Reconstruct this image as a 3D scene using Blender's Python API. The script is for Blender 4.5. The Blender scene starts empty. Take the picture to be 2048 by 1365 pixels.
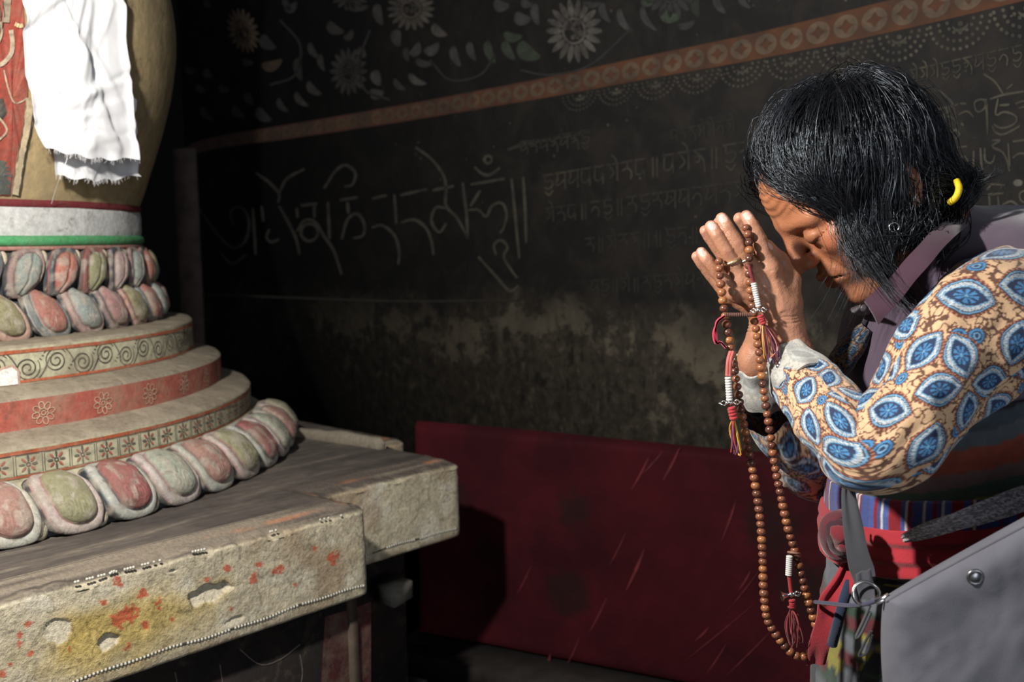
import bpy, math, random
import numpy as np
from mathutils import Matrix, Vector

scene = bpy.context.scene
COL = scene.collection
random.seed(7)
RNG = np.random.default_rng(11)

# ---------------------------------------------------------------- camera
EYE = np.array([0.0, 0.0, 1.25])            # the photographer's eye, metres above the floor
F_PX = 1991.0                               # 35 mm lens on a 36 mm wide frame, 2048 px across
CXP, CYP = 1024.0, 682.5
ROLL = math.radians(1.0)
PITCH = math.atan((CYP - 480.0) / F_PX)
FWD = np.array([0, math.cos(PITCH), -math.sin(PITCH)])
R0 = np.array([1.0, 0, 0])
U0 = np.cross(R0, FWD)
RT = math.cos(ROLL) * R0 - math.sin(ROLL) * U0
UPV = math.sin(ROLL) * R0 + math.cos(ROLL) * U0

cam_data = bpy.data.cameras.new('camera')
cam_data.lens = 35.0
cam_data.sensor_width = 36.0
cam_data.clip_start = 0.05
cam_data.dof.use_dof = True
cam_data.dof.focus_distance = 1.16
cam_data.dof.aperture_fstop = 5.6
cam = bpy.data.objects.new('camera', cam_data)
COL.objects.link(cam)
M = Matrix.Identity(4)
for i in range(3):
    M[i][0] = RT[i]; M[i][1] = UPV[i]; M[i][2] = -FWD[i]; M[i][3] = EYE[i]
cam.matrix_world = M
scene.camera = cam

# ---------------------------------------------------------------- world, lamp, exposure
world = bpy.data.worlds.new('world')
scene.world = world
world.use_nodes = True
bg = world.node_tree.nodes['Background']
bg.inputs[0].default_value = (0.75, 0.82, 1.0, 1)
bg.inputs[1].default_value = 0.09

lamp = bpy.data.lights.new('hand_lamp', 'POINT')
lamp.energy = 94.0
lamp.color = (1.0, 0.96, 0.90)
lamp.shadow_soft_size = 0.030
lamp_o = bpy.data.objects.new('hand_lamp', lamp)
lamp_o.location = (-0.48, 0.66, EYE[2] + 0.40)
COL.objects.link(lamp_o)

# dim fill added behind and right of the photographer to lift the shadowed wall
fill_l = bpy.data.lights.new('wall_fill', 'AREA')
fill_l.shape = 'RECTANGLE'; fill_l.size = 1.1; fill_l.size_y = 1.9
fill_l.energy = 40.0
fill_l.color = (0.86, 0.93, 1.0)
fill_o = bpy.data.objects.new('wall_fill', fill_l)
fill_o.location = (1.5, -2.6, 1.35)
fill_o.rotation_euler = Vector((-0.55, 1.0, -0.02)).to_track_quat('-Z', 'Z').to_euler()
COL.objects.link(fill_o)

vs = scene.view_settings
vs.view_transform = 'Standard'
vs.look = 'None'
vs.gamma = 1.0
vs.use_curve_mapping = False
vs.exposure = 0.0

# ---------------------------------------------------------------- helpers: geometry
def ray(px, py):
    return ((px - CXP) / F_PX) * RT - ((py - CYP) / F_PX) * UPV + FWD

def W(px, py, depth):
    """world point seen along a direction, at a given distance in front of the eye"""
    r = ray(px, py)
    return EYE + r * (depth / r[1])

def onz(px, py, z):
    r = ray(px, py)
    return EYE + r * ((z - EYE[2]) / r[2])

ROT = math.radians(43.3)                    # the chapel stands turned against the view
UA = np.array([math.sin(ROT), math.cos(ROT), 0.0])     # across, towards the painted wall
VA = np.array([-math.cos(ROT), math.sin(ROT), 0.0])    # along the painted wall
ZA = np.array([0, 0, 1.0])
WALL_U = 2.0

def uvz(u, v, z):
    return UA * u + VA * v + ZA * z

def on_wall(px, py, proud=0.0):
    r = ray(px, py)
    t = (WALL_U - proud - EYE @ UA) / (r @ UA)
    return EYE + r * t

def wall_vz(px, py):
    p = on_wall(px, py)
    return p @ VA, p[2]

def nrm(a):
    a = np.asarray(a, float)
    return a / max(np.linalg.norm(a), 1e-12)

def lerp(a, b, t):
    return a + (b - a) * t

def smooth01(x):
    x = np.clip(x, 0, 1)
    return x * x * (3 - 2 * x)

def _hash(ix, iy, iz):
    h = (ix * 374761393 + iy * 668265263 + iz * 2147483647 * 0 + iz * 1274126177) & 0xFFFFFFFF
    h = ((h ^ (h >> 13)) * 1274126177) & 0xFFFFFFFF
    return ((h ^ (h >> 16)) & 0xFFFF) / 65535.0

def vnoise(P):
    """smooth value noise in 0..1 for an (n,3) array"""
    P = np.asarray(P, float)
    i = np.floor(P).astype(np.int64); f = P - i; f = f * f * (3 - 2 * f)
    o = 0
    for dx in (0, 1):
        for dy in (0, 1):
            for dz in (0, 1):
                w = (f[:, 0] if dx else 1 - f[:, 0]) * (f[:, 1] if dy else 1 - f[:, 1]) * (f[:, 2] if dz else 1 - f[:, 2])
                o = o + w * _hash(i[:, 0] + dx + 7919, i[:, 1] + dy + 104729, i[:, 2] + dz + 1299709)
    return o

def fbm(P, n=3):
    a = 0.5; o = 0; P = np.asarray(P, float)
    for k in range(n):
        o = o + a * vnoise(P * (2 ** k) + 17.3 * k); a *= 0.5
    return o / (1 - 0.5 ** n)

def catmull(pts, n):
    """n points evenly spread along a smooth curve through pts"""
    P = np.asarray(pts, float)
    P = np.vstack([2 * P[0] - P[1], P, 2 * P[-1] - P[-2]])
    out = []
    for k in range(1, len(P) - 2):
        p0, p1, p2, p3 = P[k - 1], P[k], P[k + 1], P[k + 2]
        t = np.linspace(0, 1, 16, endpoint=False)[:, None]
        out.append(0.5 * (2 * p1 + (p2 - p0) * t + (2 * p0 - 5 * p1 + 4 * p2 - p3) * t ** 2 + (3 * p1 - p0 - 3 * p2 + p3) * t ** 3))
    out.append(P[-2][None])
    Q = np.vstack(out)
    d = np.r_[0, np.cumsum(np.linalg.norm(np.diff(Q[:, :3], axis=0), axis=1))]
    s = np.linspace(0, d[-1], n)
    return np.stack([np.interp(s, d, Q[:, j]) for j in range(Q.shape[1])], 1)

class MB:
    """collects pieces, then builds them as ONE mesh object"""
    def __init__(self):
        self.v = []; self.f3 = []; self.f4 = []; self.c = []; self.n = 0
    def add(self, V, Fq, col=None):
        V = np.asarray(V, float).reshape(-1, 3); Fq = np.asarray(Fq, int)
        if len(Fq):
            (self.f4 if Fq.shape[1] == 4 else self.f3).append(Fq + self.n)
        self.v.append(V); self.n += len(V)
        if col is not None:
            col = np.asarray(col, float)
            if col.ndim == 1: col = np.tile(col[:3], (len(V), 1))
            self.c.append(col[:, :3])
        else:
            self.c.append(np.ones((len(V), 3)))
        return self
    def grid(self, G, col=None, wrap=False, flip=False):
        G = np.asarray(G, float); a, b = G.shape[:2]
        idx = np.arange(a * b).reshape(a, b)
        if wrap: idx = np.c_[idx, idx[:, :1]]
        q = np.stack([idx[:-1, :-1], idx[1:, :-1], idx[1:, 1:], idx[:-1, 1:]], -1).reshape(-1, 4)
        if flip: q = q[:, ::-1]
        if col is not None and np.ndim(col) == 3: col = np.asarray(col).reshape(-1, 3)
        return self.add(G.reshape(-1, 3), q, col)
    def tube(self, pts, r, sides=8, col=None, caps=True, flat=1.0, ref=None):
        P = np.asarray(pts, float); n = len(P)
        r = np.broadcast_to(np.asarray(r, float), (n,))
        T = np.gradient(P, axis=0); T /= np.maximum(np.linalg.norm(T, axis=1, keepdims=True), 1e-9)
        a = np.array(ref if ref is not None else ([0, 0, 1.0] if abs(T[0][2]) < 0.9 else [1.0, 0, 0]), float)
        N = np.zeros_like(P)
        for i in range(n):
            a = a - T[i] * (a @ T[i]); a = nrm(a); N[i] = a
        B = np.cross(T, N)
        t = np.linspace(0, 2 * np.pi, sides, endpoint=False)
        G = P[:, None] + r[:, None, None] * (np.cos(t)[None, :, None] * N[:, None] + flat * np.sin(t)[None, :, None] * B[:, None])
        base = self.n
        self.grid(G, col if col is None or np.ndim(col) == 1 else np.repeat(np.asarray(col)[:, None], sides, 1), wrap=True)
        if caps:
            for k, i0 in ((0, 0), (n - 1, (n - 1) * sides)):
                c = self.n
                cc = None if col is None else (col if np.ndim(col) == 1 else np.asarray(col)[k])
                self.add(P[k][None], np.zeros((0, 3), int), cc)
                ring = base + i0 + np.arange(sides)
                tri = np.stack([np.full(sides, c), ring, np.roll(ring, -1)], 1)
                self.f3.append(tri if k else tri[:, ::-1])
        return self
    def sphere(self, c, r, nu=12, nv=8, col=None, ax=None):
        t = np.linspace(0, np.pi, nv + 1); p = np.linspace(0, 2 * np.pi, nu, endpoint=False)
        d = np.stack([np.sin(t)[:, None] * np.cos(p), np.sin(t)[:, None] * np.sin(p), np.cos(t)[:, None] * np.ones(nu)], -1)
        d = d * np.broadcast_to(np.asarray(r, float), (3,))
        if ax is not None: d = d @ np.asarray(ax)
        return self.grid(np.asarray(c) + d, col, wrap=True)
    def box(self, lo, hi, axes=None, col=None):
        x0, y0, z0 = lo; x1, y1, z1 = hi
        V = np.array([(x, y, z) for x in (x0, x1) for y in (y0, y1) for z in (z0, z1)], float)
        if axes is not None: V = V @ np.asarray(axes)
        return self.add(V, [(0, 1, 3, 2), (4, 6, 7, 5), (0, 4, 5, 1), (2, 3, 7, 6), (0, 2, 6, 4), (1, 5, 7, 3)], col)
    def ribbon(self, pts2, width, fmap, col=None):
        """flat painted stroke: 2-D polyline laid onto a surface by fmap(uv)->xyz"""
        P = np.asarray(pts2, float); n = len(P)
        T = np.gradient(P, axis=0); T /= np.maximum(np.linalg.norm(T, axis=1, keepdims=True), 1e-9)
        N = np.stack([-T[:, 1], T[:, 0]], 1)
        w = np.broadcast_to(np.asarray(width, float), (n,))[:, None] / 2
        G = np.stack([fmap(P - N * w), fmap(P + N * w)], 1)
        return self.grid(G, col)
    def blob(self, pts2, fmap, col=None):
        """flat painted patch: closed 2-D outline fanned about its centre"""
        P = np.asarray(pts2, float); n = len(P)
        V = fmap(np.vstack([P, P.mean(0)[None]]))
        i = np.arange(n)
        return self.add(V, np.stack([i, np.roll(i, -1), np.full(n, n)], 1), col)
    def build(self, name, mat, parent=None, smooth=True, share=None):
        V = np.vstack(self.v); C = np.vstack(self.c)
        me = bpy.data.meshes.new(name)
        f4 = np.vstack(self.f4) if self.f4 else np.zeros((0, 4), int)
        f3 = np.vstack(self.f3) if self.f3 else np.zeros((0, 3), int)
        root = root_loc(parent)
        me.vertices.add(len(V)); me.vertices.foreach_set('co', (V - root).astype(np.float32).ravel())
        nl = f4.size + f3.size
        me.loops.add(nl); me.polygons.add(len(f4) + len(f3))
        me.loops.foreach_set('vertex_index', np.r_[f4.ravel(), f3.ravel()].astype(np.int32))
        st = np.r_[np.arange(len(f4)) * 4, f4.size + np.arange(len(f3)) * 3].astype(np.int32)
        me.polygons.foreach_set('loop_start', st)
        if smooth: me.polygons.foreach_set('use_smooth', np.ones(len(st), bool))
        ca = me.color_attributes.new('tint', 'FLOAT_COLOR', 'POINT')
        ca.data.foreach_set('color', np.c_[C, np.ones(len(C))].astype(np.float32).ravel())
        me.update(calc_edges=True); me.validate()
        o = bpy.data.objects.new(name, me)
        COL.objects.link(o)
        if mat: me.materials.append(mat)
        if parent is not None: o.parent = parent
        return o

def root_loc(o):
    while o is not None and o.parent is not None: o = o.parent
    return np.array(o.location) if o is not None else np.zeros(3)

def tag(o, label=None, cat=None, group=None, kind=None):
    if label: o['label'] = label
    if cat: o['category'] = cat
    if group: o['group'] = group
    if kind: o['kind'] = kind
    return o

def thing(name, loc, label, cat, group=None):
    o = bpy.data.objects.new(name, None); COL.objects.link(o)
    o.location = loc; o.empty_display_size = 0.05
    return tag(o, label, cat, group)

def place(src_mesh, name, loc, parent, rot=None, scale=None, mat=None):
    """another object of shared mesh data, local to its root"""
    o = bpy.data.objects.new(name, src_mesh); COL.objects.link(o)
    o.parent = parent
    o.location = np.asarray(loc) - root_loc(parent)
    if rot is not None: o.rotation_mode = 'QUATERNION'; o.rotation_quaternion = rot
    if scale is not None: o.scale = scale
    return o

# ---------------------------------------------------------------- helpers: implicit surfaces
class SDF:
    def __init__(self, lo, hi, h):
        self.lo = np.asarray(lo, float); self.h = h
        self.n = np.ceil((np.asarray(hi) - self.lo) / h).astype(int) + 1
        self.d = np.full(self.n, 0.5, np.float32)
        self.ax = [(self.lo[k] + np.arange(self.n[k]) * h).astype(np.float32) for k in range(3)]
    def _sub(self, lo, hi):
        a = np.clip(np.floor((lo - self.lo) / self.h).astype(int), 0, self.n)
        b = np.clip(np.ceil((hi - self.lo) / self.h).astype(int) + 1, 0, self.n)
        if (b <= a).any(): return None, None
        s = tuple(slice(a[k], b[k]) for k in range(3))
        return s, np.meshgrid(*[self.ax[k][s[k]] for k in range(3)], indexing='ij', sparse=True)
    def _mix(self, s, d, k, op):
        D = self.d[s]
        if op == 'add':
            if k > 0:
                t = np.clip(0.5 + 0.5 * (D - d) / k, 0, 1); r = D * (1 - t) + d * t - k * t * (1 - t)
            else: r = np.minimum(D, d)
        else:
            if k > 0:
                t = np.clip(0.5 - 0.5 * (D + d) / k, 0, 1); r = D * (1 - t) - d * t + k * t * (1 - t)
            else: r = np.maximum(D, -d)
        self.d[s] = r
    def cone(self, a, b, r1, r2=None, k=0.01, op='add'):
        a = np.asarray(a, float); b = np.asarray(b, float); r2 = r1 if r2 is None else r2
        m = max(r1, r2) + k + 3 * self.h + 0.012
        s, g = self._sub(np.minimum(a, b) - m, np.maximum(a, b) + m)
        if s is None: return self
        ab = b - a; L2 = ab @ ab + 1e-12
        px, py, pz = g[0] - a[0], g[1] - a[1], g[2] - a[2]
        t = np.clip((px * ab[0] + py * ab[1] + pz * ab[2]) / L2, 0, 1)
        d = np.sqrt((px - ab[0] * t) ** 2 + (py - ab[1] * t) ** 2 + (pz - ab[2] * t) ** 2) - (r1 + (r2 - r1) * t)
        self._mix(s, d.astype(np.float32), k, op); return self
    def chain(self, pts, rs, k=0.006, op='add'):
        for i in range(len(pts) - 1): self.cone(pts[i], pts[i + 1], rs[i], rs[i + 1], k, op)
        return self
    def ell(self, c, r, axes=None, k=0.01, op='add'):
        c = np.asarray(c, float); r = np.asarray(r, float)
        m = r.max() + k + 3 * self.h + 0.012
        s, g = self._sub(c - m, c + m)
        if s is None: return self
        p = [g[0] - c[0], g[1] - c[1], g[2] - c[2]]
        if axes is not None:
            A = np.asarray(axes, float); p = [p[0] * A[j][0] + p[1] * A[j][1] + p[2] * A[j][2] for j in range(3)]
        k0 = np.sqrt((p[0] / r[0]) ** 2 + (p[1] / r[1]) ** 2 + (p[2] / r[2]) ** 2)
        k1 = np.sqrt((p[0] / r[0] ** 2) ** 2 + (p[1] / r[1] ** 2) ** 2 + (p[2] / r[2] ** 2) ** 2) + 1e-6
        d = k0 * (k0 - 1) / k1
        self._mix(s, d.astype(np.float32), k, op); return self
    def plane_cut(self, p, n, k=0.004):
        n = nrm(n)
        g = np.meshgrid(*self.ax, indexing='ij', sparse=True)
        d = -((g[0] - p[0]) * n[0] + (g[1] - p[1]) * n[1] + (g[2] - p[2]) * n[2])
        self._mix((slice(None),) * 3, np.broadcast_to(d, self.n).astype(np.float32), k, 'sub'); return self
    def mesh(self):
        """surface nets: vertices (n,3) and quads"""
        d = self.d; s = d < 0
        nx, ny, nz = d.shape
        cnt = np.zeros((nx - 1, ny - 1, nz - 1), np.int8)
        for i in (0, 1):
            for j in (0, 1):
                for k in (0, 1):
                    cnt += s[i:nx - 1 + i, j:ny - 1 + j, k:nz - 1 + k]
        act = (cnt > 0) & (cnt < 8)
        I = np.argwhere(act)
        vid = np.full(act.shape, -1, np.int64); vid[act] = np.arange(len(I))
        acc = np.zeros((len(I), 3)); num = np.zeros(len(I))
        cor = np.array([(i, j, k) for i in (0, 1) for j in (0, 1) for k in (0, 1)])
        val = [d[I[:, 0] + c[0], I[:, 1] + c[1], I[:, 2] + c[2]].astype(float) for c in cor]
        for a in range(8):
            for b in range(a + 1, 8):
                if abs(cor[a] - cor[b]).sum() == 1:
                    m = (val[a] < 0) != (val[b] < 0)
                    t = np.where(m, val[a] / np.where(m, val[a] - val[b], 1), 0)
                    acc += m[:, None] * (cor[a] + t[:, None] * (cor[b] - cor[a])); num += m
        V = self.lo + (I + acc / num[:, None]) * self.h
        Q = []
        for ax in range(3):
            e = [slice(None)] * 3; f = [slice(None)] * 3
            e[ax] = slice(0, -1); f[ax] = slice(1, None)
            ch = s[tuple(e)] != s[tuple(f)]
            o1, o2 = (ax + 1) % 3, (ax + 2) % 3
            K = np.argwhere(ch)
            K = K[(K[:, o1] > 0) & (K[:, o2] > 0) & (K[:, o1] < d.shape[o1] - 1) & (K[:, o2] < d.shape[o2] - 1)]
            ins = s[K[:, 0], K[:, 1], K[:, 2]]
            def cell(a, b):
                c = K.copy(); c[:, o1] -= a; c[:, o2] -= b
                return vid[c[:, 0], c[:, 1], c[:, 2]]
            q = np.stack([cell(1, 1), cell(0, 1), cell(0, 0), cell(1, 0)], 1)
            q[~ins] = q[~ins][:, ::-1]
            Q.append(q)
        Q = np.vstack(Q); Q = Q[(Q >= 0).all(1)]
        return V, Q

def vnormals(V, Q):
    n = np.zeros_like(V)
    fn = np.cross(V[Q[:, 2]] - V[Q[:, 0]], V[Q[:, -1]] - V[Q[:, 1]])
    for j in range(Q.shape[1]): np.add.at(n, Q[:, j], fn)
    return n / np.maximum(np.linalg.norm(n, axis=1, keepdims=True), 1e-12)

def relax(V, Q, it=2, w=0.5):
    n = len(V); deg = np.zeros(n)
    E = np.vstack([Q[:, [0, 1]], Q[:, [1, 2]], Q[:, [2, 3]], Q[:, [3, 0]]])
    np.add.at(deg, E[:, 0], 1); np.add.at(deg, E[:, 1], 1)
    for _ in range(it):
        s = np.zeros_like(V); np.add.at(s, E[:, 0], V[E[:, 1]]); np.add.at(s, E[:, 1], V[E[:, 0]])
        V = V + w * (s / np.maximum(deg, 1)[:, None] - V)
    return V

# ---------------------------------------------------------------- helpers: materials
def srgb(r, g, b):
    def f(c):
        c /= 255.0
        return c / 12.92 if c <= 0.04045 else ((c + 0.055) / 1.055) ** 2.4
    return np.array([f(r), f(g), f(b)])

class NT:
    def __init__(self, name):
        self.m = bpy.data.materials.new(name); self.m.use_nodes = True
        self.t = self.m.node_tree; self.n = self.t.nodes; self.l = self.t.links
        self.b = self.n['Principled BSDF']
    def node(self, kind, **kw):
        n = self.n.new(kind)
        for k, v in kw.items():
            if k.startswith('i_'):
                key = k[2:]
                n.inputs[int(key) if key.isdigit() else key.replace('_', ' ')].default_value = v
            else: setattr(n, k, v)
        return n
    def link(self, a, b): self.l.new(a, b)
    def coords(self, kind='Object'):
        return self.node('ShaderNodeTexCoord').outputs[kind]
    def noise(self, vec, scale, detail=4, rough=0.6, dist=0.0):
        n = self.node('ShaderNodeTexNoise', i_Scale=scale, i_Detail=detail, i_Roughness=rough, i_Distortion=dist)
        self.link(vec, n.inputs['Vector']); return n.outputs['Fac']
    def ramp(self, fac, stops, interp='LINEAR'):
        r = self.node('ShaderNodeValToRGB'); e = r.color_ramp.elements; r.color_ramp.interpolation = interp
        while len(e) < len(stops): e.new(0.5)
        for x, (p, c) in zip(e, stops):
            x.position = p; x.color = (*c, 1) if len(c) == 3 else c
        self.link(fac, r.inputs[0]); return r.outputs[0]
    def mix(self, fac, a, b, mode='MIX'):
        m = self.node('ShaderNodeMix', data_type='RGBA', blend_type=mode)
        for s, x in ((m.inputs[0], fac), (m.inputs[6], a), (m.inputs[7], b)):
            if hasattr(x, 'is_output'): self.link(x, s)
            elif np.ndim(x) == 0: s.default_value = x
            else: s.default_value = (*x[:3], 1)
        return m.outputs[2]
    def math(self, op, a, b=0.0, clamp=False):
        m = self.node('ShaderNodeMath', operation=op, use_clamp=clamp)
        for s, x in ((m.inputs[0], a), (m.inputs[1], b)):
            if hasattr(x, 'is_output'): self.link(x, s)
            else: s.default_value = x
        return m.outputs[0]
    def tint(self):
        return self.node('ShaderNodeAttribute', attribute_name='tint').outputs['Color']
    def mapping(self, vec, scale=(1, 1, 1), rot=(0, 0, 0), loc=(0, 0, 0)):
        m = self.node('ShaderNodeMapping'); self.link(vec, m.inputs[0])
        m.inputs['Location'].default_value = loc; m.inputs['Rotation'].default_value = rot; m.inputs['Scale'].default_value = scale
        return m.outputs[0]
    def done(self, color=None, rough=0.7, bump=None, bump_dist=0.002, bump_str=0.6, **kw):
        if color is not None:
            if hasattr(color, 'is_output'): self.link(color, self.b.inputs['Base Color'])
            else: self.b.inputs['Base Color'].default_value = (*color[:3], 1)
        if hasattr(rough, 'is_output'): self.link(rough, self.b.inputs['Roughness'])
        else: self.b.inputs['Roughness'].default_value = rough
        if bump is not None:
            bn = self.node('ShaderNodeBump', i_Strength=bump_str, i_Distance=bump_dist)
            self.link(bump, bn.inputs['Height']); self.link(bn.outputs[0], self.b.inputs['Normal'])
        for k, v in kw.items(): self.b.inputs[k.replace('_', ' ')].default_value = v
        return self.m

def simple(name, color, rough=0.7, var=0.25, scale=60, bump=0.0008, use_tint=False, **kw):
    """a plain surface with a little uneven tone and fine relief"""
    t = NT(name); c = t.coords()
    n = t.noise(c, scale)
    base = t.tint() if use_tint else None
    k = t.ramp(n, [(0.3, (1 - var,) * 3), (0.7, (1 + var * 0.6,) * 3)])
    col = t.mix(1.0, base if use_tint else color, k, 'MULTIPLY')
    return t.done(col, rough, bump=t.noise(c, scale * 5, 3), bump_dist=bump, **kw)
# ================================================================ the setting
def wall_material():
    t = NT('soot_blackened_mural_plaster'); c = t.coords()
    sep = t.node('ShaderNodeSeparateXYZ'); t.link(c, sep.inputs[0]); z = sep.outputs[2]
    n1 = t.noise(c, 3.2, 6, 0.62); n2 = t.noise(c, 9.0, 6, 0.68, 0.6); n3 = t.noise(c, 34, 5, 0.7)
    # soot with a faint brown cast where it has rubbed thin
    soot = t.mix(t.ramp(n2, [(0.42, (0, 0, 0)), (0.72, (1, 1, 1))]), (0.0165, 0.0152, 0.015), (0.033, 0.0285, 0.0235))
    rub = t.mix(t.ramp(n3, [(0.40, (0, 0, 0)), (0.75, (1, 1, 1))]), (0.040, 0.034, 0.027), (0.105, 0.088, 0.064))
    low = t.math('ADD', z, t.math('MULTIPLY', t.math('SUBTRACT', n1, 0.5), 0.34))
    zone = t.ramp(low, [(0.0, (1, 1, 1)), (0.985, (1, 1, 1)), (1.0, (1, 1, 1))])
    zr = t.node('ShaderNodeMapRange', i_1=1.12, i_2=0.98); t.link(low, zr.inputs[0]); zone = zr.outputs[0]
    col = t.mix(zone, soot, rub)
    # bare plaster showing in ragged patches along the worn strip
    wz = t.node('ShaderNodeMapRange', i_1=0.0, i_2=0.16)
    t.link(t.math('ABSOLUTE', t.math('SUBTRACT', z, 1.01)), wz.inputs[0])
    band = t.math('SUBTRACT', 1.0, wz.outputs[0], True)
    pn = t.noise(t.mapping(c, (1, 1, 1.15), loc=(1.7, 0.4, 0.3)), 6.5, 9, 0.66, 0.15)
    pm = t.ramp(t.math('ADD', pn, t.math('MULTIPLY', band, 0.17)), [(0.615, (0, 0, 0)), (0.66, (1, 1, 1))])
    plc = t.mix(n3, (0.095, 0.08, 0.058), (0.20, 0.172, 0.125))
    lowmask = t.math('MULTIPLY', pm, zone)
    col = t.mix(lowmask, col, plc)
    dn = t.noise(t.mapping(c, (1, 1, .45)), 42, 4, 0.7)
    col = t.mix(t.math('MULTIPLY', t.math('MULTIPLY', t.ramp(dn, [(0.56, (0, 0, 0)), (0.66, (1, 1, 1))]), zone), .75), col, (0.012, 0.011, 0.010))
    col = t.mix(t.math('MULTIPLY', t.math('MULTIPLY', t.ramp(dn, [(0.34, (1, 1, 1)), (0.42, (0, 0, 0))]), zone), .6), col, (0.15, 0.13, 0.095))
    # flecks where the paint has chipped to white ground
    v = t.node('ShaderNodeTexVoronoi', i_Scale=26.0, i_Randomness=1.0); t.link(c, v.inputs['Vector'])
    fl = t.ramp(t.math('ADD', v.outputs['Distance'], t.math('MULTIPLY', n1, 0.22)), [(0.145, (1, 1, 1)), (0.175, (0, 0, 0))])
    col = t.mix(t.math('MULTIPLY', fl, 0.55), col, (0.17, 0.15, 0.12))
    return t.done(col, 0.82, bump=n3, bump_dist=0.004, bump_str=0.5, Specular_IOR_Level=0.25)

M_WALL = wall_material()
def plane_uv(name, u0, u1, v0, v1, z0, z1, mat, n=(2, 2)):
    a = np.linspace(0, 1, n[0]); b = np.linspace(0, 1, n[1])
    G = np.array([[uvz(lerp(u0, u1, x), lerp(v0, v1, x), lerp(z0, z1, y)) for y in b] for x in a])
    return MB().grid(G).build(name, mat, smooth=False)

wall = MB().box((WALL_U, -1.6, 0), (WALL_U + 0.3, 3.62, 3.1), (UA, VA, ZA)).build('wall_back', M_WALL, smooth=False)
tag(wall, 'soot-black painted chapel wall with flowers, border and lines of script', 'wall', kind='structure')
wall_l = MB().box((-2.2, 3.62, 0), (WALL_U + 0.3, 3.9, 3.1), (UA, VA, ZA)).build('wall_left', simple('dark_far_wall', (0.012, 0.011, 0.011), 0.9, 0.4, 12), smooth=False)
tag(wall_l, 'unlit black wall behind the painted shrine', 'wall', kind='structure')
floor = MB().box((-2.4, -2.4, -0.1), (WALL_U + 0.3, 3.9, 0), (UA, VA, ZA)).build('floor', simple('dark_earth_floor', (0.03, 0.026, 0.022), 0.85, 0.4, 9, 0.004), smooth=False)
tag(floor, 'dark packed earth chapel floor', 'floor', kind='structure')

# rounded door-post like moulding at the corner of the painted wall
vz0, _ = wall_vz(384, 520)
t_ = np.linspace(-math.pi / 2, math.pi / 2, 11)
zz = np.linspace(0, 1.62, 24)
G = np.array([[uvz(WALL_U - 0.05 * math.cos(a) - 0.004 * vnoise(np.array([[z * 5, a, 3.0]]))[0], vz0 + 0.075 * math.sin(a), z) for a in t_] for z in zz])
post = MB().grid(G).build('trim_1', simple('worn_brown_post', (0.085, 0.056, 0.043), 0.75, 0.55, 14, 0.003))
tag(post, 'worn brown rounded post at the end of the painted wall', 'post', kind='structure')

# ---------------------------------------------------------------- paint on the wall
def wmap(P):
    return np.array([on_wall(x, y, 0.0012) for x, y in P])
def wmap2(P):
    return np.array([on_wall(x, y, 0.0022) for x, y in P])
def wmap3(P):
    return np.array([on_wall(x, y, 0.0030) for x, y in P])

def paint_mat(name, col, fade=0.75, scale=30):
    t = NT(name); c = t.coords()
    n = t.noise(c, scale, 5, 0.7)
    f = t.ramp(n, [(0.36, (0, 0, 0)), (0.62, (1, 1, 1))])
    return t.done(t.mix(t.math('MULTIPLY', f, fade), t.tint(), (0.018, 0.016, 0.015)), 0.85, bump=n, bump_dist=0.001)
M_PAINT = paint_mat('faded_mural_paint', None, 0.72, 26)
M_BAND = paint_mat('ochre_border_paint', None, 0.55, 14)
M_SCRIPT = paint_mat('rubbed_script_paint', None, 0.75, 22)

GREY = np.array([0.058, 0.055, 0.052]); PALE = np.array([0.095, 0.086, 0.075]); GREEN = np.array([0.045, 0.062, 0.038])
TAN = np.array([0.12, 0.078, 0.040]); FAINT = np.array([0.034, 0.032, 0.031]); SCR = np.array([0.092, 0.083, 0.060])

# border band
bandpts = np.array([(348, 372), (356, 330), (376, 304), (410, 291), (470, 279), (560, 266), (700, 244), (850, 219), (1000, 192), (1110, 172), (1300, 134), (1500, 95), (1700, 51), (1850, 15), (1960, -14), (2150, -66), (2500, -165), (3100, -345)], float)
bandw = np.array([16, 20, 22, 24, 26, 28, 31, 34, 37, 40, 46, 52, 60, 66, 72, 82, 104, 150], float)
bp = catmull(np.c_[bandpts, bandw], 190)
x = np.clip((bp[:, 0] - 350) / 900, 0, 1)[:, None]
col = lerp(np.array([0.085, 0.034, 0.027]), np.array([0.11, 0.040, 0.015]), x)
border = MB().ribbon(bp[:, :2], bp[:, 2], wmap, np.repeat(col[:, None], 2, 1)).build('painted_border', M_BAND, wall, False)
# thin dark line under it
rope = MB()
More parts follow.
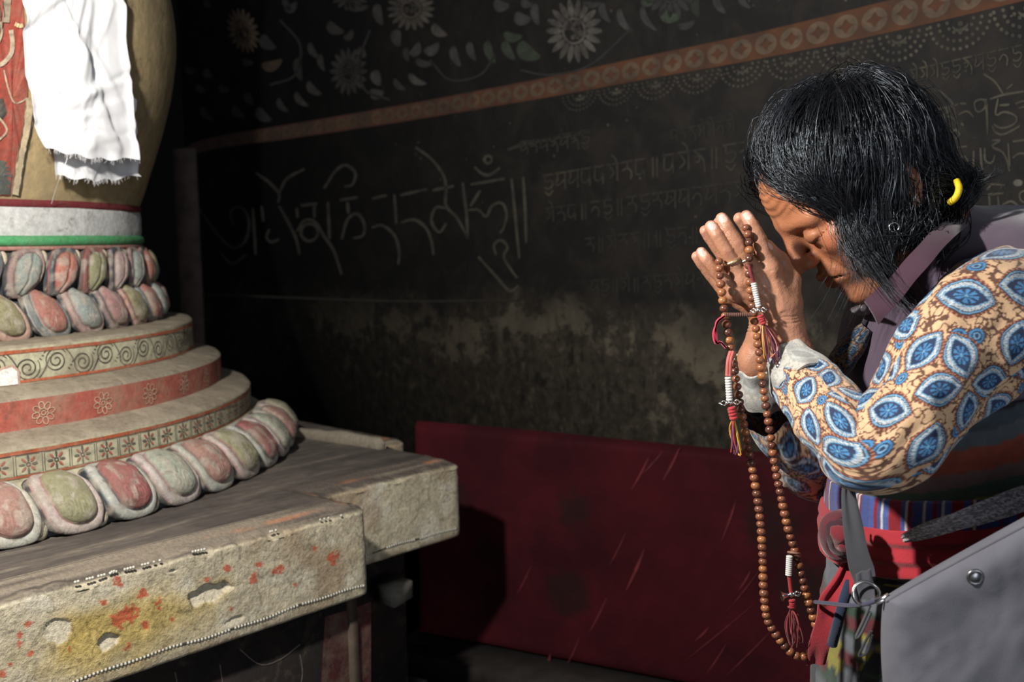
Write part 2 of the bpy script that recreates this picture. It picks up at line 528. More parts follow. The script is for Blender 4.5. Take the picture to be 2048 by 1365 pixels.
# rings with a lozenge window, evenly spaced along the wall
bw = np.array([on_wall(a, b) for a, b in bp[:, :2]])
dd = np.r_[0, np.cumsum(np.linalg.norm(np.diff(bw, axis=0), axis=1))]
ref = np.interp(1110, bp[:, 0], dd); stepm = np.interp(1146, bp[:, 0], dd) - ref
s = ref - 40 * stepm
k = 0
while s < dd[-1]:
    if s > np.interp(420, bp[:, 0], dd):
        cx = np.interp(s, dd, bp[:, 0]); cy = np.interp(s, dd, bp[:, 1]); w = np.interp(s, dd, bp[:, 2])
        ds = np.interp(s + stepm * .5, dd, bp[:, 0]) - np.interp(s - stepm * .5, dd, bp[:, 0])
        sl = (np.interp(s + .02, dd, bp[:, 1]) - np.interp(s - .02, dd, bp[:, 1])) / (np.interp(s + .02, dd, bp[:, 0]) - np.interp(s - .02, dd, bp[:, 0]))
        a = np.linspace(0, 2 * np.pi, 19)
        ring = np.stack([cx + ds * .36 * np.cos(a), cy + sl * ds * .36 * np.cos(a) + w * .31 * np.sin(a)], 1)
        m = MB().ribbon(ring, ds * .17, wmap2, lerp(TAN * .8, np.array([0.15, 0.10, 0.062]), min(1, max(0, (cx - 700) / 900))))
        loz = np.array([(cx - ds * .3, cy - sl * ds * .3), (cx, cy - w * .27), (cx + ds * .3, cy + sl * ds * .3), (cx, cy + w * .27)])
        for j in range(4):
            p, q = loz[j], loz[(j + 1) % 4]; mid = (p + q) / 2; out = mid - np.array([cx, cy])
            m.blob(np.array([p, mid - out * .28, q, mid + out * .55]), wmap3, lerp(TAN * .8, np.array([0.15, 0.10, 0.062]), min(1, max(0, (cx - 700) / 900))))
        m.build('painted_ring', M_BAND, border, False)
    s += stepm; k += 1

# dotted swags under the border
sw = 1.92 * stepm
s = np.interp(1160, bp[:, 0], dd)
while s < dd[-1]:
    cx = np.interp(s, dd, bp[:, 0]); w = np.interp(s, dd, bp[:, 2])
    hx = (np.interp(s + sw * .5, dd, bp[:, 0]) - np.interp(s - sw * .5, dd, bp[:, 0])) / 2
    cy = np.interp(s, dd, bp[:, 1]) + w * .62
    sl = -0.21
    m = MB()
    f = min(1, (cx - 1100) / 500)
    for rr, nd in ((.42, 7), (.68, 11), (.95, 15)):
        for a in np.linspace(0.05, math.pi - 0.05, nd):
            p = np.array([cx + hx * rr * math.cos(a), cy + sl * hx * rr * math.cos(a) + hx * rr * .95 * math.sin(a)])
            b = np.linspace(0, 2 * np.pi, 7)[:-1]
            m.blob(p + hx * .062 * np.stack([np.cos(b), np.sin(b)], 1), wmap, SCR * (0.55 + .45 * f))
    b = np.linspace(0.2, math.pi - .2, 9)
    m.ribbon(np.stack([cx + hx * .24 * np.cos(b), cy + hx * .12 + hx * .2 * np.sin(b) - sl * -hx * .24 * np.cos(b)], 1), hx * .1 * np.sin(b) + 1, wmap, SCR * .8 + GREEN * .3)
    b = np.linspace(0, 2 * np.pi, 9)[:-1]
    m.blob(np.array([cx, cy + hx * .12]) + hx * .09 * np.stack([np.cos(b), np.sin(b)], 1), wmap, SCR)
    m.build('painted_swag', M_SCRIPT, wall, False)
    s += sw

def flower(cx, cy, rx, ry, n, col, ang=0.0, core=.45):
    m = MB()
    ca, sa = math.cos(ang), math.sin(ang)
    R = np.array([[ca, -sa], [sa, ca]])
    def loc(P): return np.array([cx, cy]) + (np.asarray(P) * np.array([rx, ry])) @ R.T
    for k in range(n):
        a = 2 * np.pi * k / n
        t = np.linspace(0, 2 * np.pi, 11)[:-1]
        L = .30
        P = np.stack([core + L + L * np.cos(t), (.95 * core + .06) * math.pi / n * .82 * np.sin(t) * (1.25 - .25 * np.cos(t)) * 1.25], 1)
        r = np.array([[math.cos(a), -math.sin(a)], [math.sin(a), math.cos(a)]])
        m.blob(loc(P @ r.T), wmap, col * (0.8 + .4 * random.random()))
    t = np.linspace(0, 2 * np.pi, 25)
    m.ribbon(loc(np.stack([core * .9 * np.cos(t), core * .9 * np.sin(t)], 1)), rx * .09, wmap, col)
    for q in range(26):
        a = random.random() * 6.28; rr = core * .78 * math.sqrt(random.random())
        b = np.linspace(0, 2 * np.pi, 6)[:-1]
        m.blob(loc(np.array([rr * math.cos(a), rr * math.sin(a)]) + .085 * np.stack([np.cos(b), np.sin(b)], 1)), wmap, col * (.6 + .4 * random.random()))
    m.build('painted_flower', M_PAINT, wall, False)
flower(1148, 62, 54, 62, 18, PALE * 1.15)
flower(822, 18, 46, 42, 18, PALE * .72 + TAN * .2)
flower(486, 62, 30, 46, 18, TAN * .85, -0.35)
flower(697, 143, 36, 46, 16, FAINT)
flower(700, -8, 36, 28, 14, FAINT)
flower(1340, -16, 50, 50, 16, GREY * .6)

def leaf(cx, cy, ln, ang, wd, col, bend=.25):
    t = np.linspace(-1, 1, 12)
    ca, sa = math.cos(ang), math.sin(ang)
    mid = np.stack([t * ln / 2, bend * ln * .5 * (1 - t ** 2)], 1)
    half = wd / 2 * np.sqrt(np.clip(1 - t ** 2, 0, 1)) * (1 - .35 * t)
    P = np.vstack([np.c_[mid[:, 0], mid[:, 1] - half], np.c_[mid[::-1, 0], mid[::-1, 1] + half[::-1]]])
    P = P @ np.array([[ca, sa], [-sa, ca]]) + np.array([cx, cy])
    m = MB().blob(P, wmap, col)
    m.build('painted_leaf', M_PAINT, wall, False)
D = math.radians
def z4(x, y): return 340 + x / 2.381, y / 2.381
for (x, y, ln, an, wd, col) in [
    (1580, 20, 34, 10, 22, GREY), (1700, 12, 26, 20, 16, GREY), (1680, 82, 36, 15, 24, GREY), (1748, 70, 46, 80, 16, GREY), (1085, 182, 36, 80, 20, GREY * .9),
    (1285, 142, 38, 35, 18, PALE * .9), (1635, 166, 40, 5, 18, GREEN), (1165, 232, 34, -60, 18, GREY), (1245, 228, 36, -35, 20, GREY * 1.1), (1212, 292, 38, 10, 14, GREY * .8),
    (1366, 270, 46, 68, 16, GREY), (1442, 245, 42, 70, 15, GREY), (1530, 248, 50, 70, 16, GREEN), (1618, 240, 46, 60, 18, GREEN), (1712, 240, 54, 35, 30, GREEN * .95),
    (916, 250, 24, 60, 18, GREY * .8), (1180, 375, 42, 28, 14, PALE), (1097, 402, 34, 40, 12, GREY * .8), (988, 372, 34, 70, 20, GREY), (985, 440, 30, 0, 20, GREY * .9),
    (690, 420, 40, 40, 15, GREY * .85), (630, 472, 40, 45, 13, GREY * .85), (540, 500, 36, 50, 12, GREY * .7), (726, 300, 36, 75, 12, GREY * .7), (690, 240, 40, 55, 13, GREY * .7),
    (790, 130, 40, 30, 20, GREY * .6), (850, 165, 26, -50, 14, GREY * .6), (485, 300, 44, -20, 20, TAN * .8), (1000, 70, 46, 75, 18, GREY * .8), (185, 350, 26, 50, 16, GREY * .7),
    (370, 292, 24, 10, 14, GREY * .6), (330, 530, 36, 45, 16, GREY * .6), (450, 545, 40, 40, 20, GREY * .6), (180, 540, 40, 50, 14, GREY * .45), (180, 20, 20, 60, 14, GREY * .6),
    (575, 30, 30, -40, 16, GREY * .6), (560, 20, 30, 60, 12, GREY * .5), (890, 20, 50, 10, 16, GREY * .6), (1130, 260, 30, 80, 12, GREY * .5), (470, 200, 40, 40, 22, FAINT), (620, 330, 50, 80, 16, FAINT * .8),
    (100, 330, 24, 0, 14, FAINT), (150, 420, 24, 30, 14, FAINT), (380, 470, 30, 60, 16, FAINT), (260, 420, 26, 20, 14, FAINT)]:
    px, py = z4(x, y); leaf(px, py, ln, D(an), wd, col, .3 if an < 60 else .2)
def z5(x, y): return 1100 + x / 2.16, y / 2.16
for (x, y, ln, an, wd, col) in [(245, 55, 46, 65, 14, GREY), (330, 88, 58, 58, 14, GREY * 1.1), (432, 78, 62, 58, 13, GREY), (520, 62, 44, 15, 24, GREEN * 1.1), (740, 18, 46, 60, 15, GREY * .8), (845, 4, 40, 50, 12, GREY * .8),
    (180, 10, 40, 0, 12, GREY * .7), (640, 35, 40, 80, 16, GREEN * .5), (590, 100, 40, -20, 14, FAINT), (420, 8, 30, 10, 12, GREEN * .8)]:
    px, py = z5(x, y); leaf(px, py, ln, D(an), wd, col, .3)
# curling stems
for pts in ([(560, 40), (600, 90), (590, 150), (540, 170)], [(740, 60), (720, 120), (730, 180), (780, 200)], [(860, 120), (900, 160), (960, 150), (990, 110)], [(1040, 140), (1100, 150), (1180, 130), (1260, 60)]):
    MB().ribbon(catmull(pts, 24), 4, wmap, FAINT * .9).build('painted_stem', M_PAINT, wall, False)

# ---------------------------------------------------------------- lines of script
def strokes(lst, fn, w, col, name='painted_letter'):
    for st in lst:
        P = np.array([fn(a, b) for a, b in st], float)
        n = max(6, int(np.linalg.norm(np.diff(P, axis=0), axis=1).sum() / 5))
        C = catmull(P, n) if len(P) > 2 else np.linspace(P[0], P[1], n)
        ww = w * (0.62 + 0.38 * np.sin(np.linspace(0.25, math.pi * .92, n))) * (0.85 + .3 * RNG.random(n))
        MB().ribbon(C, ww, wmap2, col).build(name, M_SCRIPT, wall, False)
def circ(cx, cy, r, a0=0, a1=360, n=12, e=1.0):
    a = np.radians(np.linspace(a0, a1, n)); return [(cx + r * math.cos(q), cy + e * r * math.sin(q)) for q in a]
def z6(x, y): return 320 + x / 2.56, 260 + y / 2.56
big = [[(200, 400), (300, 540), (380, 605), (440, 560), (455, 470), (430, 410), (390, 395), (360, 430), (380, 490)], [(310, 630), (370, 685), (440, 640)], [(475, 400), (490, 640)], [(520, 390), (530, 470)],
    [(490, 220), (560, 270), (610, 330), (605, 372)], [(740, 200), (650, 250), (612, 320)], [(610, 390), (690, 540), (715, 640)], [(560, 510), (545, 550), (570, 575), (610, 560)], [(700, 400), (705, 450)], [(790, 382), (790, 450)], [(720, 388), (805, 378)],
    [(700, 520), (740, 465), (790, 470), (840, 545), (890, 620), (930, 740)], circ(765, 525, 44), [(860, 370), (868, 560)], [(840, 300), (900, 210), (950, 180), (1000, 220), (985, 280), (945, 290)], [(930, 560), (960, 460), (1010, 430), (1045, 480), (1040, 540), (990, 555)],
    [(920, 360), (1012, 346)], [(960, 370), (965, 430)], [(1085, 500), (1140, 490), (1200, 540), (1225, 620), (1220, 690)], [(1200, 330), (1210, 480)], [(1085, 352), (1160, 335)], [(1235, 475), (1300, 460), (1360, 500), (1390, 570), (1400, 640)], [(1230, 335), (1370, 303)],
    [(1310, 90), (1390, 150), (1450, 230), (1465, 300), (1465, 390), (1520, 450), (1580, 560)], [(1465, 400), (1410, 400), (1390, 470), (1430, 525), (1465, 480)], [(1395, 310), (1505, 288)], [(1550, 270), (1570, 440), (1575, 560)], [(1580, 410), (1630, 410), (1670, 445), (1700, 390), (1750, 375), (1775, 430), (1760, 500), (1740, 530)],
    [(1590, 280), (1765, 250)], [(1640, 310), (1590, 390)], [(1800, 250), (1815, 400), (1840, 660)], [(1860, 240), (1870, 420), (1875, 580)], [(1610, 190), (1650, 225), (1690, 230), (1740, 195)], circ(1680, 152, 20),
    [(1720, 640), (1710, 590), (1745, 565), (1780, 600), (1760, 650), (1800, 720), (1830, 760)], [(1630, 650), (1720, 750), (1790, 825), (1835, 800)]]
for i, st in enumerate(big):
    f = 0.40 + 0.50 * min(1, st[0][0] / 1500.0)
    strokes([st], z6, 6.0, SCR * .85 * f * (1.0 if len(st) > 2 else .95))
def z7(x, y): return 1820 + x / 3.412, 120 + y / 3.412
right = [[(165, 195), (230, 235), (290, 300), (315, 400)], [(500, 95), (580, 150), (635, 232)], [(700, 165), (660, 200)], [(60, 355), (270, 322), (330, 300)], [(340, 295), (385, 300)], [(545, 268), (640, 238), (778, 215)],
    [(90, 400), (150, 400), (175, 450), (175, 510)], [(215, 400), (260, 385), (310, 410), (320, 440)], [(230, 350), (280, 340), (215, 385)], [(280, 500), (310, 475), (335, 510), (310, 540)], [(330, 375), (390, 350), (435, 390)], [(350, 430), (365, 450)],
    [(450, 350), (440, 290), (480, 270), (515, 280), (510, 330), (470, 355), (450, 345)], [(520, 265), (530, 510)], [(600, 265), (585, 375), (640, 355), (710, 375), (730, 410), (690, 450), (620, 465), (570, 440)], [(560, 450), (580, 490), (630, 510), (700, 480), (750, 450)], [(610, 310), (680, 305)], [(720, 300), (778, 280), (830, 300)], [(740, 330), (800, 320), (830, 370)],
    [(250, 605), (390, 590)], [(435, 620), (430, 760)], [(330, 690), (360, 655), (395, 690), (360, 720)], [(480, 600), (490, 750)], [(510, 600), (515, 690), (560, 700), (580, 650)], [(560, 550), (620, 550), (560, 590), (640, 640), (680, 760)], [(670, 570), (680, 730)], [(700, 558), (790, 545)], [(700, 670), (740, 640), (790, 640)],
    [(400, 880), (520, 850), (650, 855)], [(530, 920), (640, 910)], [(500, 870), (520, 830), (550, 860), (520, 885)], [(540, 930), (545, 1000)], [(600, 930), (615, 1100)], [(630, 990), (690, 965), (745, 1000)], [(790, 890), (750, 910), (755, 960), (790, 975)]]
strokes(right, z7, 4.6, SCR * .95)
b = np.linspace(0, 2 * np.pi, 11)[:-1]
MB().blob(np.array([2036, 366]) + np.stack([10 * np.cos(b), 7 * np.sin(b)], 1), wmap2, PALE * 1.3).build('plaster_fleck', M_SCRIPT, wall, False)
GLY = [
    [[(0, 0), (.95, 0)], [(.2, 0), (.2, .4), (.05, .55), (.25, .7), (.8, .4)], [(.8, 0), (.82, 1.0)]],
    [[(0, 0), (.9, 0)], [(.15, .05), (.55, .3), (.8, .65), (.85, 1.15)], [(.15, .35), (.45, .3), (.5, .55), (.2, .6)]],
    [[(0, 0), (.9, 0)], [(.1, .45), (.5, .35), (.8, .6), (.75, .95)], [(.5, 0), (.5, .35)]],
    [[(0, 0), (.8, 0)], [(.1, .1), (.1, .7), (.5, .75), (.7, .4), (.7, 0)], [(.7, 0), (.72, 1.0)]],
    [[(0, 0), (.9, 0)], [(.2, 0), (.25, .4), (.7, .35), (.85, .6), (.5, .85), (.15, .7)], [(.2, .95), (.55, 1.2), (.85, .95)]],
    [[(.3, 0), (.32, 1.05)], [(.6, 0), (.62, 1.05)]],
    [[(0, 0), (.9, 0)], [(.3, -.5), (.6, -.3), (.7, 0)], [(.2, .1), (.5, .5), (.15, .75)], [(.75, 0), (.78, .95)]],
    [[(.1, -.12), (.25, -.02)], [(0, 0), (.85, 0)], [(.1, .6), (.4, .3), (.75, .55), (.7, 1.0)]],
]
rg = random.Random(5)
def text_row(x0, y0, x1, y1, h0, h1, w, col, seq=None, dens=1.02):
    x = x0; k = 0
    while x < x1:
        t = (x - x0) / (x1 - x0); y = lerp(y0, y1, t); h = lerp(h0, h1, t); sl = (y1 - y0) / (x1 - x0)
        g = GLY[rg.randrange(len(GLY))]
        m = MB()
        for st in g:
            P = np.array([(x + a * h * .72, y + sl * a * h * .72 + bb * h) for a, bb in st])
            n = max(5, int(h / 3)); C = catmull(P, n) if len(P) > 2 else np.linspace(P[0], P[1], n)
            m.ribbon(C, w * (.7 + .5 * RNG.random(n)), wmap2, col * (.7 + .5 * rg.random()))
        m.build('painted_letter', M_SCRIPT, wall, False)
        x += h * .72 * dens; k += 1
text_row(1085, 352, 1510, 281, 34, 44, 3.6, SCR * .62)
text_row(1090, 418, 1490, 362, 30, 40, 3.2, SCR * .42)
text_row(1170, 478, 1400, 452, 30, 34, 3.0, SCR * .32)
text_row(1180, 562, 1395, 546, 28, 30, 3.0, SCR * .28)
text_row(1040, 285, 1180, 262, 26, 30, 3.2, SCR * .42)
text_row(1745, 158, 2080, 82, 24, 38, 3.0, SCR * .78)
text_row(1340, 262, 1460, 240, 24, 28, 3.0, SCR * .3)
strokes([[(180, 840), (900, 868), (1300, 878), (1830, 872)]], z6, 4, SCR * .34, 'painted_line')
strokes([[(1015, 300), (1060, 286), (1180, 262)]], lambda a, b: (a, b), 9, SCR * .35, 'painted_line')

# ---------------------------------------------------------------- velvet panel on a low bench
DL, DR = 2.36, 1.965
pTL = W(834, 845, DL); pTR = W(1560, 888, DR)
zt = pTL[2]
dirp = nrm((pTR - pTL) * np.array([1, 1, 0])); lenp = 1.12
npv = np.array([dirp[1], -dirp[0], 0.0])          # towards the room
zb = 0.30
def velvet():
    t = NT('crimson_crushed_velvet'); c = t.coords()
    n1 = t.noise(c, 5.0, 5, 0.6); n2 = t.noise(c, 40, 4, 0.7)
    col = t.mix(t.ramp(n1, [(0.38, (0, 0, 0)), (0.66, (1, 1, 1))]), (0.030, 0.0034, 0.0056), (0.062, 0.0052, 0.009))
    v = t.node('ShaderNodeTexVoronoi', i_Scale=4.6, i_Randomness=0.55); t.link(c, v.inputs['Vector'])
    sp = t.ramp(t.math('ADD', v.outputs['Distance'], t.math('MULTIPLY', n2, 0.22)), [(0.30, (1, 1, 1)), (0.42, (0, 0, 0))])
    col = t.mix(t.math('MULTIPLY', sp, 0.8), col, (0.018, 0.007, 0.007))
    b = t.b
    b.inputs['Sheen Weight'].default_value = 0.12; b.inputs['Sheen Roughness'].default_value = 0.4
    b.inputs['Sheen Tint'].default_value = (0.9, 0.15, 0.15, 1)
    return t.done(col, 0.85, bump=n2, bump_dist=0.003, bump_str=0.4, Specular_IOR_Level=0.15)
M_VEL = velvet()
panel = thing('velvet_bench', pTL * np.array([1, 1, 0]) + dirp * lenp / 2 + np.array([0, 0, 0]), 'low dark bench with a crimson velvet padded back under the painted wall', 'bench')
nu, nw = 120, 70
uu = np.linspace(0, 1, nu); ww_ = np.linspace(0, 1, nw)
th = 0.055
def pan(u, w, side):
    # u along, w up, side -1 front .. rounded like a padded board
    e = np.minimum(np.minimum(u, 1 - u) * lenp, np.minimum(w, 1 - w) * (zt - zb)); r = 0.018
    rise = np.sqrt(np.clip(1 - (1 - np.clip(e / r, 0, 1)) ** 2, 0, 1))
    P = pTL[None] * np.array([1, 1, 0]) + dirp * (u * lenp)[:, None] + ZA * lerp(zb, zt, w)[:, None]
    wob = 0.004 * (fbm(P * 7, 2) - .5) + 0.0025 * (fbm(P * 23, 2) - .5)
    P[:, 2] += 0.004 * np.sin(u * 5 + 1) * smooth01((w - .9) * 10)
    return P + npv[None] * ((th / 2) * rise * 1 + wob * rise)[:, None] * side
UU, WW = np.meshgrid(uu, ww_, indexing='ij')
F1 = pan(UU.ravel(), WW.ravel(), 1).reshape(nu, nw, 3); F2 = pan(UU.ravel(), WW.ravel(), -1).reshape(nu, nw, 3)
F2[[0, -1]] = F1[[0, -1]]; F2[:, [0, -1]] = F1[:, [0, -1]]
MB().grid(F1, flip=True).grid(F2).build('velvet_cover', M_VEL, panel)
# lines where the pile has been rubbed the other way
M_RUB = simple('rubbed_velvet_pile', (0.13, 0.012, 0.018), 0.8, 0.5, 50, 0.001)
def pmap(P):
    out = []
    for x, y in P:
        r = ray(x, y); o = pTL * np.array([1, 1, 0]) + npv * (th / 2 + 0.0015)
        out.append(EYE + r * (((o - EYE) @ npv) / (r @ npv)))
    return np.array(out)
def z8(x, y): return 720 + x / 2.048, 820 + y / 2.048
for a, b, w in [((1185, 190), (1110, 330), 4), ((1310, 155), (1240, 290), 5), ((1540, 370), (1480, 540), 4), ((1165, 570), (1090, 740), 6), ((1010, 770), (940, 910), 4), ((780, 1000), (750, 1090), 7), ((1600, 660), (1550, 740), 4), ((1430, 890), (1370, 950), 4),
    ((1610, 800), (1330, 1030), 2.5), ((1650, 640), (1500, 830), 2), ((1240, 170), (1160, 260), 3), ((1690, 900), (1500, 1090), 2.5), ((900, 930), (850, 1040), 3), ((1090, 500), (1020, 640), 2.5), ((1500, 960), (1420, 1080), 3), ((700, 640), (640, 760), 2)]:
    P = np.linspace(z8(*a), z8(*b), 9); P[:, 0] += 1.5 * np.sin(np.linspace(0, 3, 9))
    MB().ribbon(P, w * np.sin(np.linspace(.2, 2.95, 9)), pmap).build('pile_streak', M_RUB, panel, False)
bench = panel
M_BENCH = simple('dark_bench_wood', (0.022, 0.017, 0.014), 0.7, 0.5, 20)
axb = (dirp, npv, ZA); o0 = pTL * np.array([1, 1, 0])
def boxat(mb, lo, hi): 
    x0, y0, z0 = lo; x1, y1, z1 = hi
    V = np.array([(x, y, z) for x in (x0, x1) for y in (y0, y1) for z in (z0, z1)], float) @ np.array(axb) + o0
    return mb.add(V, [(0, 1, 3, 2), (4, 6, 7, 5), (0, 4, 5, 1), (2, 3, 7, 6), (0, 2, 6, 4), (1, 5, 7, 3)])
boxat(MB(), (-.02, -.03, zb - .05), (1.14, .14, zb - .001)).build('bench_top', M_BENCH, bench, False)
for a in (.03, 1.05):
    boxat(MB(), (a, -.02, 0), (a + .05, .12, zb - .05)).build('leg', M_BENCH, bench, False)
boxat(MB(), (.08, .09, .05), (1.05, .11, zb - .05)).build('front_board', M_BENCH, bench, False)
# ================================================================ the painted shrine (stupa)
SC = np.array([-1.244, 1.94])
def zr(z): return EYE[2] + z
stupa = thing('stupa', (SC[0], SC[1], 0.0), 'painted round shrine with lotus mouldings on a cracked plaster plinth', 'shrine')

def pol(r, th, z):
    return np.stack([SC[0] + r * np.cos(th), SC[1] + r * np.sin(th), zr(z) + 0 * r + 0 * th], -1)

def plaster(name, col, dirt=(0.10, 0.08, 0.055), amt=0.7, scale=13, rough=0.85, streak=False, tint=False):
    t = NT(name); c = t.coords()
    n1 = t.noise(c, scale, 6, 0.65, 0.3); n2 = t.noise(c, scale * 6, 4, 0.7)
    base = t.tint() if tint else col
    k = t.ramp(n2, [(0.3, (0.74,) * 3), (0.7, (1.18,) * 3)])
    base = t.mix(1.0, base, k, 'MULTIPLY')
    d = t.ramp(n1, [(0.44, (0, 0, 0)), (0.70, (1, 1, 1))])
    cc = t.mix(t.math('MULTIPLY', d, amt), base, dirt)
    if streak:
        sn = t.noise(t.mapping(c, (28, 28, 1.6)), 1.4, 4, 0.6)
        cc = t.mix(t.ramp(sn, [(0.35, (0, 0, 0)), (0.75, (0.5, 0.5, 0.5))]), cc, dirt)
    n3 = t.noise(t.mapping(c, loc=(3, 1, 2)), scale * 2.6, 6, 0.7, 0.5)
    cc = t.mix(t.math('MULTIPLY', t.ramp(n3, [(0.56, (0, 0, 0)), (0.68, (1, 1, 1))]), .55), cc, (0.085, 0.066, 0.045))
    return t.done(cc, rough, bump=t.math('ADD', n2, t.math('MULTIPLY', n1, 0.6)), bump_dist=0.0025, bump_str=0.55, Specular_IOR_Level=0.3)

def lathe(name, prof, mat, parent=stupa, th=(-120, 75), n=220, full=False, wob=0.0012, col=None):
    th = np.radians(np.linspace(0, 360, 361)[:-1]) if full else np.radians(np.linspace(th[0], th[1], n))
    prof = np.asarray(prof, float)
    G = np.array([[pol(r, a, z) for a in th] for r, z in prof])
    if wob:
        N = (G - np.array([SC[0], SC[1], 0])) * np.array([1, 1, 0]); N /= np.maximum(np.linalg.norm(N, axis=-1, keepdims=True), 1e-6)
        G = G + N * (wob * 2 * (fbm(G.reshape(-1, 3) * 16, 3).reshape(G.shape[:2]) - .5))[..., None]
        G[..., 2] += wob * 2 * (fbm(G.reshape(-1, 3) * 9 + 40, 2).reshape(G.shape[:2]) - .5)
    return MB().grid(G, col, wrap=full).build(name, mat, parent)

def dense(prof, step=0.006):
    out = [prof[0]]
    for a, b in zip(prof[:-1], prof[1:]):
        n = max(1, int(math.hypot(b[0] - a[0], b[1] - a[1]) / step))
        for k in range(1, n + 1): out.append((lerp(a[0], b[0], k / n), lerp(a[1], b[1], k / n)))
    return out

CREAM = srgb(196, 190, 160); DUST = (0.17, 0.14, 0.10)
M_CREAM = plaster('cream_limewash', CREAM * .78, DUST, 0.75, 11)
M_RED = plaster('faded_red_limewash', (0.33, 0.085, 0.060), (0.28, 0.19, 0.13), 0.75, 16)
M_LEDGE = plaster('dusty_ledge', (0.24, 0.20, 0.145), (0.36, 0.31, 0.23), 0.8, 18)
M_GREYB = plaster('whitewashed_band', (0.52, 0.52, 0.50), (0.42, 0.41, 0.38), 0.6, 16)
M_GREENR = plaster('green_painted_rim', (0.075, 0.30, 0.12), (0.16, 0.30, 0.17), 0.5, 20, 0.55)
M_DRED = plaster('dark_red_painted_band', (0.16, 0.022, 0.026), (0.10, 0.03, 0.03), 0.5, 20)
M_DOME = plaster('ochre_dome_plaster', (0.40, 0.30, 0.155), (0.24, 0.19, 0.11), 0.65, 8, 0.8, streak=True)
M_DARK = plaster('dark_blue_grey_ground', (0.045, 0.052, 0.058), (0.10, 0.085, 0.07), 0.6, 26)
M_PIG = plaster('old_pigment', None, DUST, 0.42, 24, 0.8, tint=True)
M_LINE = plaster('painted_line_pigment', None, (0.30, 0.24, 0.17), 0.62, 34, tint=True)

# round tiers, from the lotus up
lathe('cove_moulding', dense([(0.728, -.352), (0.716, -.345), (0.703, -.342)], .004), M_CREAM)
lathe('tier_flower_squares', dense([(0.703, -.343), (0.703, -.297)]), M_CREAM)
lathe('tier_ledge', dense([(0.703, -.297), (0.699, -.293), (0.66, -.283), (0.644, -.279)]), M_LEDGE)
lathe('tier_red_rosettes', dense([(0.645, -.281), (0.645, -.233)]), M_RED)
lathe('tier_ledge', dense([(0.645, -.233), (0.641, -.229), (0.61, -.221), (0.588, -.215)]), M_LEDGE)
lathe('tier_scrolls', dense([(0.590, -.217), (0.590, -.157)]), M_CREAM)
lathe('tier_ledge', dense([(0.590, -.157), (0.587, -.153), (0.55, -.149), (0.50, -.148)]), M_LEDGE)
# painted stripes on the tiers (thin proud coats)
def stripe(r, z0, z1, col, th=(-120, 75), name='painted_stripe', n=160):
    a = np.radians(np.linspace(th[0], th[1], n))
    w = .0012 * (fbm(np.c_[a * 30, a * 0, a * 0 + r * 50], 2) - .5)
    G = np.array([pol(np.full(n, r + .0016), a, z0 + w), pol(np.full(n, r + .0016), a, z1 + w)])
    MB().grid(G, np.asarray(col)).build(name, M_LINE, stupa)
ORED = np.array([0.36, 0.085, 0.035])
stripe(.590, -.166, -.1605, ORED); stripe(.590, -.2135, -.209, ORED * 1.1)
stripe(.703, -.305, -.2995, ORED * .9); stripe(.703, -.3405, -.337, ORED * .8)

# scroll work, rosettes and flower squares: brushed strokes lying on the tiers
def cyl(r):
    def f(P):
        P = np.asarray(P); return pol(np.full(len(P), r + .0014), P[:, 0] / r, P[:, 1])
    return f
INK = np.array([0.045, 0.042, 0.036])
fA = cyl(.590)
for k in range(30):
    th0 = math.radians(-66 + k * 4.75); u0 = th0 * .59; zc = -.187 + (.004 if k % 2 else -.004); sg = 1 if k % 2 else -1
    m = MB()
    t = np.linspace(0, 4.6 * np.pi, 60); rad = .0195 * (1 - t / (5.1 * np.pi)) + .0015
    m.ribbon(np.stack([u0 + rad * np.cos(t * sg + .6), zc + rad * .98 * np.sin(t * sg + .6)], 1), .0012 + .0022 * (t / t[-1]) * (1 - (t / t[-1]) ** 4), fA, INK)
    t2 = np.linspace(0, 1, 16)
    m.ribbon(np.stack([u0 + .016 + .022 * t2, zc + sg * (.018 - .034 * t2 ** 1.5)], 1), .0016 * np.sin(t2 * 3.0 + .1) + .0004, fA, INK)
    for q in range(3):
        p = np.array([u0 + .024 + .004 * (q - 1), zc - sg * .014 + .004 * q])
        m.ribbon(np.array([p, p + [.004, .003 * (q - 1)]]), .0016, fA, INK)
    m.build('scroll_motif', M_LINE, stupa)
fB = cyl(.645)
ROSE = np.array([0.52, 0.36, 0.24])
for k in range(16):
    th0 = math.radians(-66 + k * 9.3); u0 = th0 * .645; zc = -.257
    m = MB()
    for q in range(8):
        a = q * math.pi / 4 + .2; t = np.linspace(0, 2 * np.pi, 15)
        R = .0125
        cx, cz = u0 + R * math.cos(a), zc + R * math.sin(a)
        P = np.stack([.006 * np.cos(t), .0042 * np.sin(t)], 1) @ np.array([[math.cos(a), math.sin(a)], [-math.sin(a), math.cos(a)]])
        m.ribbon(P + [cx, cz], .0013, fB, ROSE * (.8 + .4 * random.random()))
    t = np.linspace(0, 2 * np.pi, 11); m.ribbon(np.stack([u0 + .0035 * np.cos(t), zc + .0035 * np.sin(t)], 1), .0014, fB, ROSE)
    m.build('rosette', M_LINE, stupa)
fC = cyl(.703)
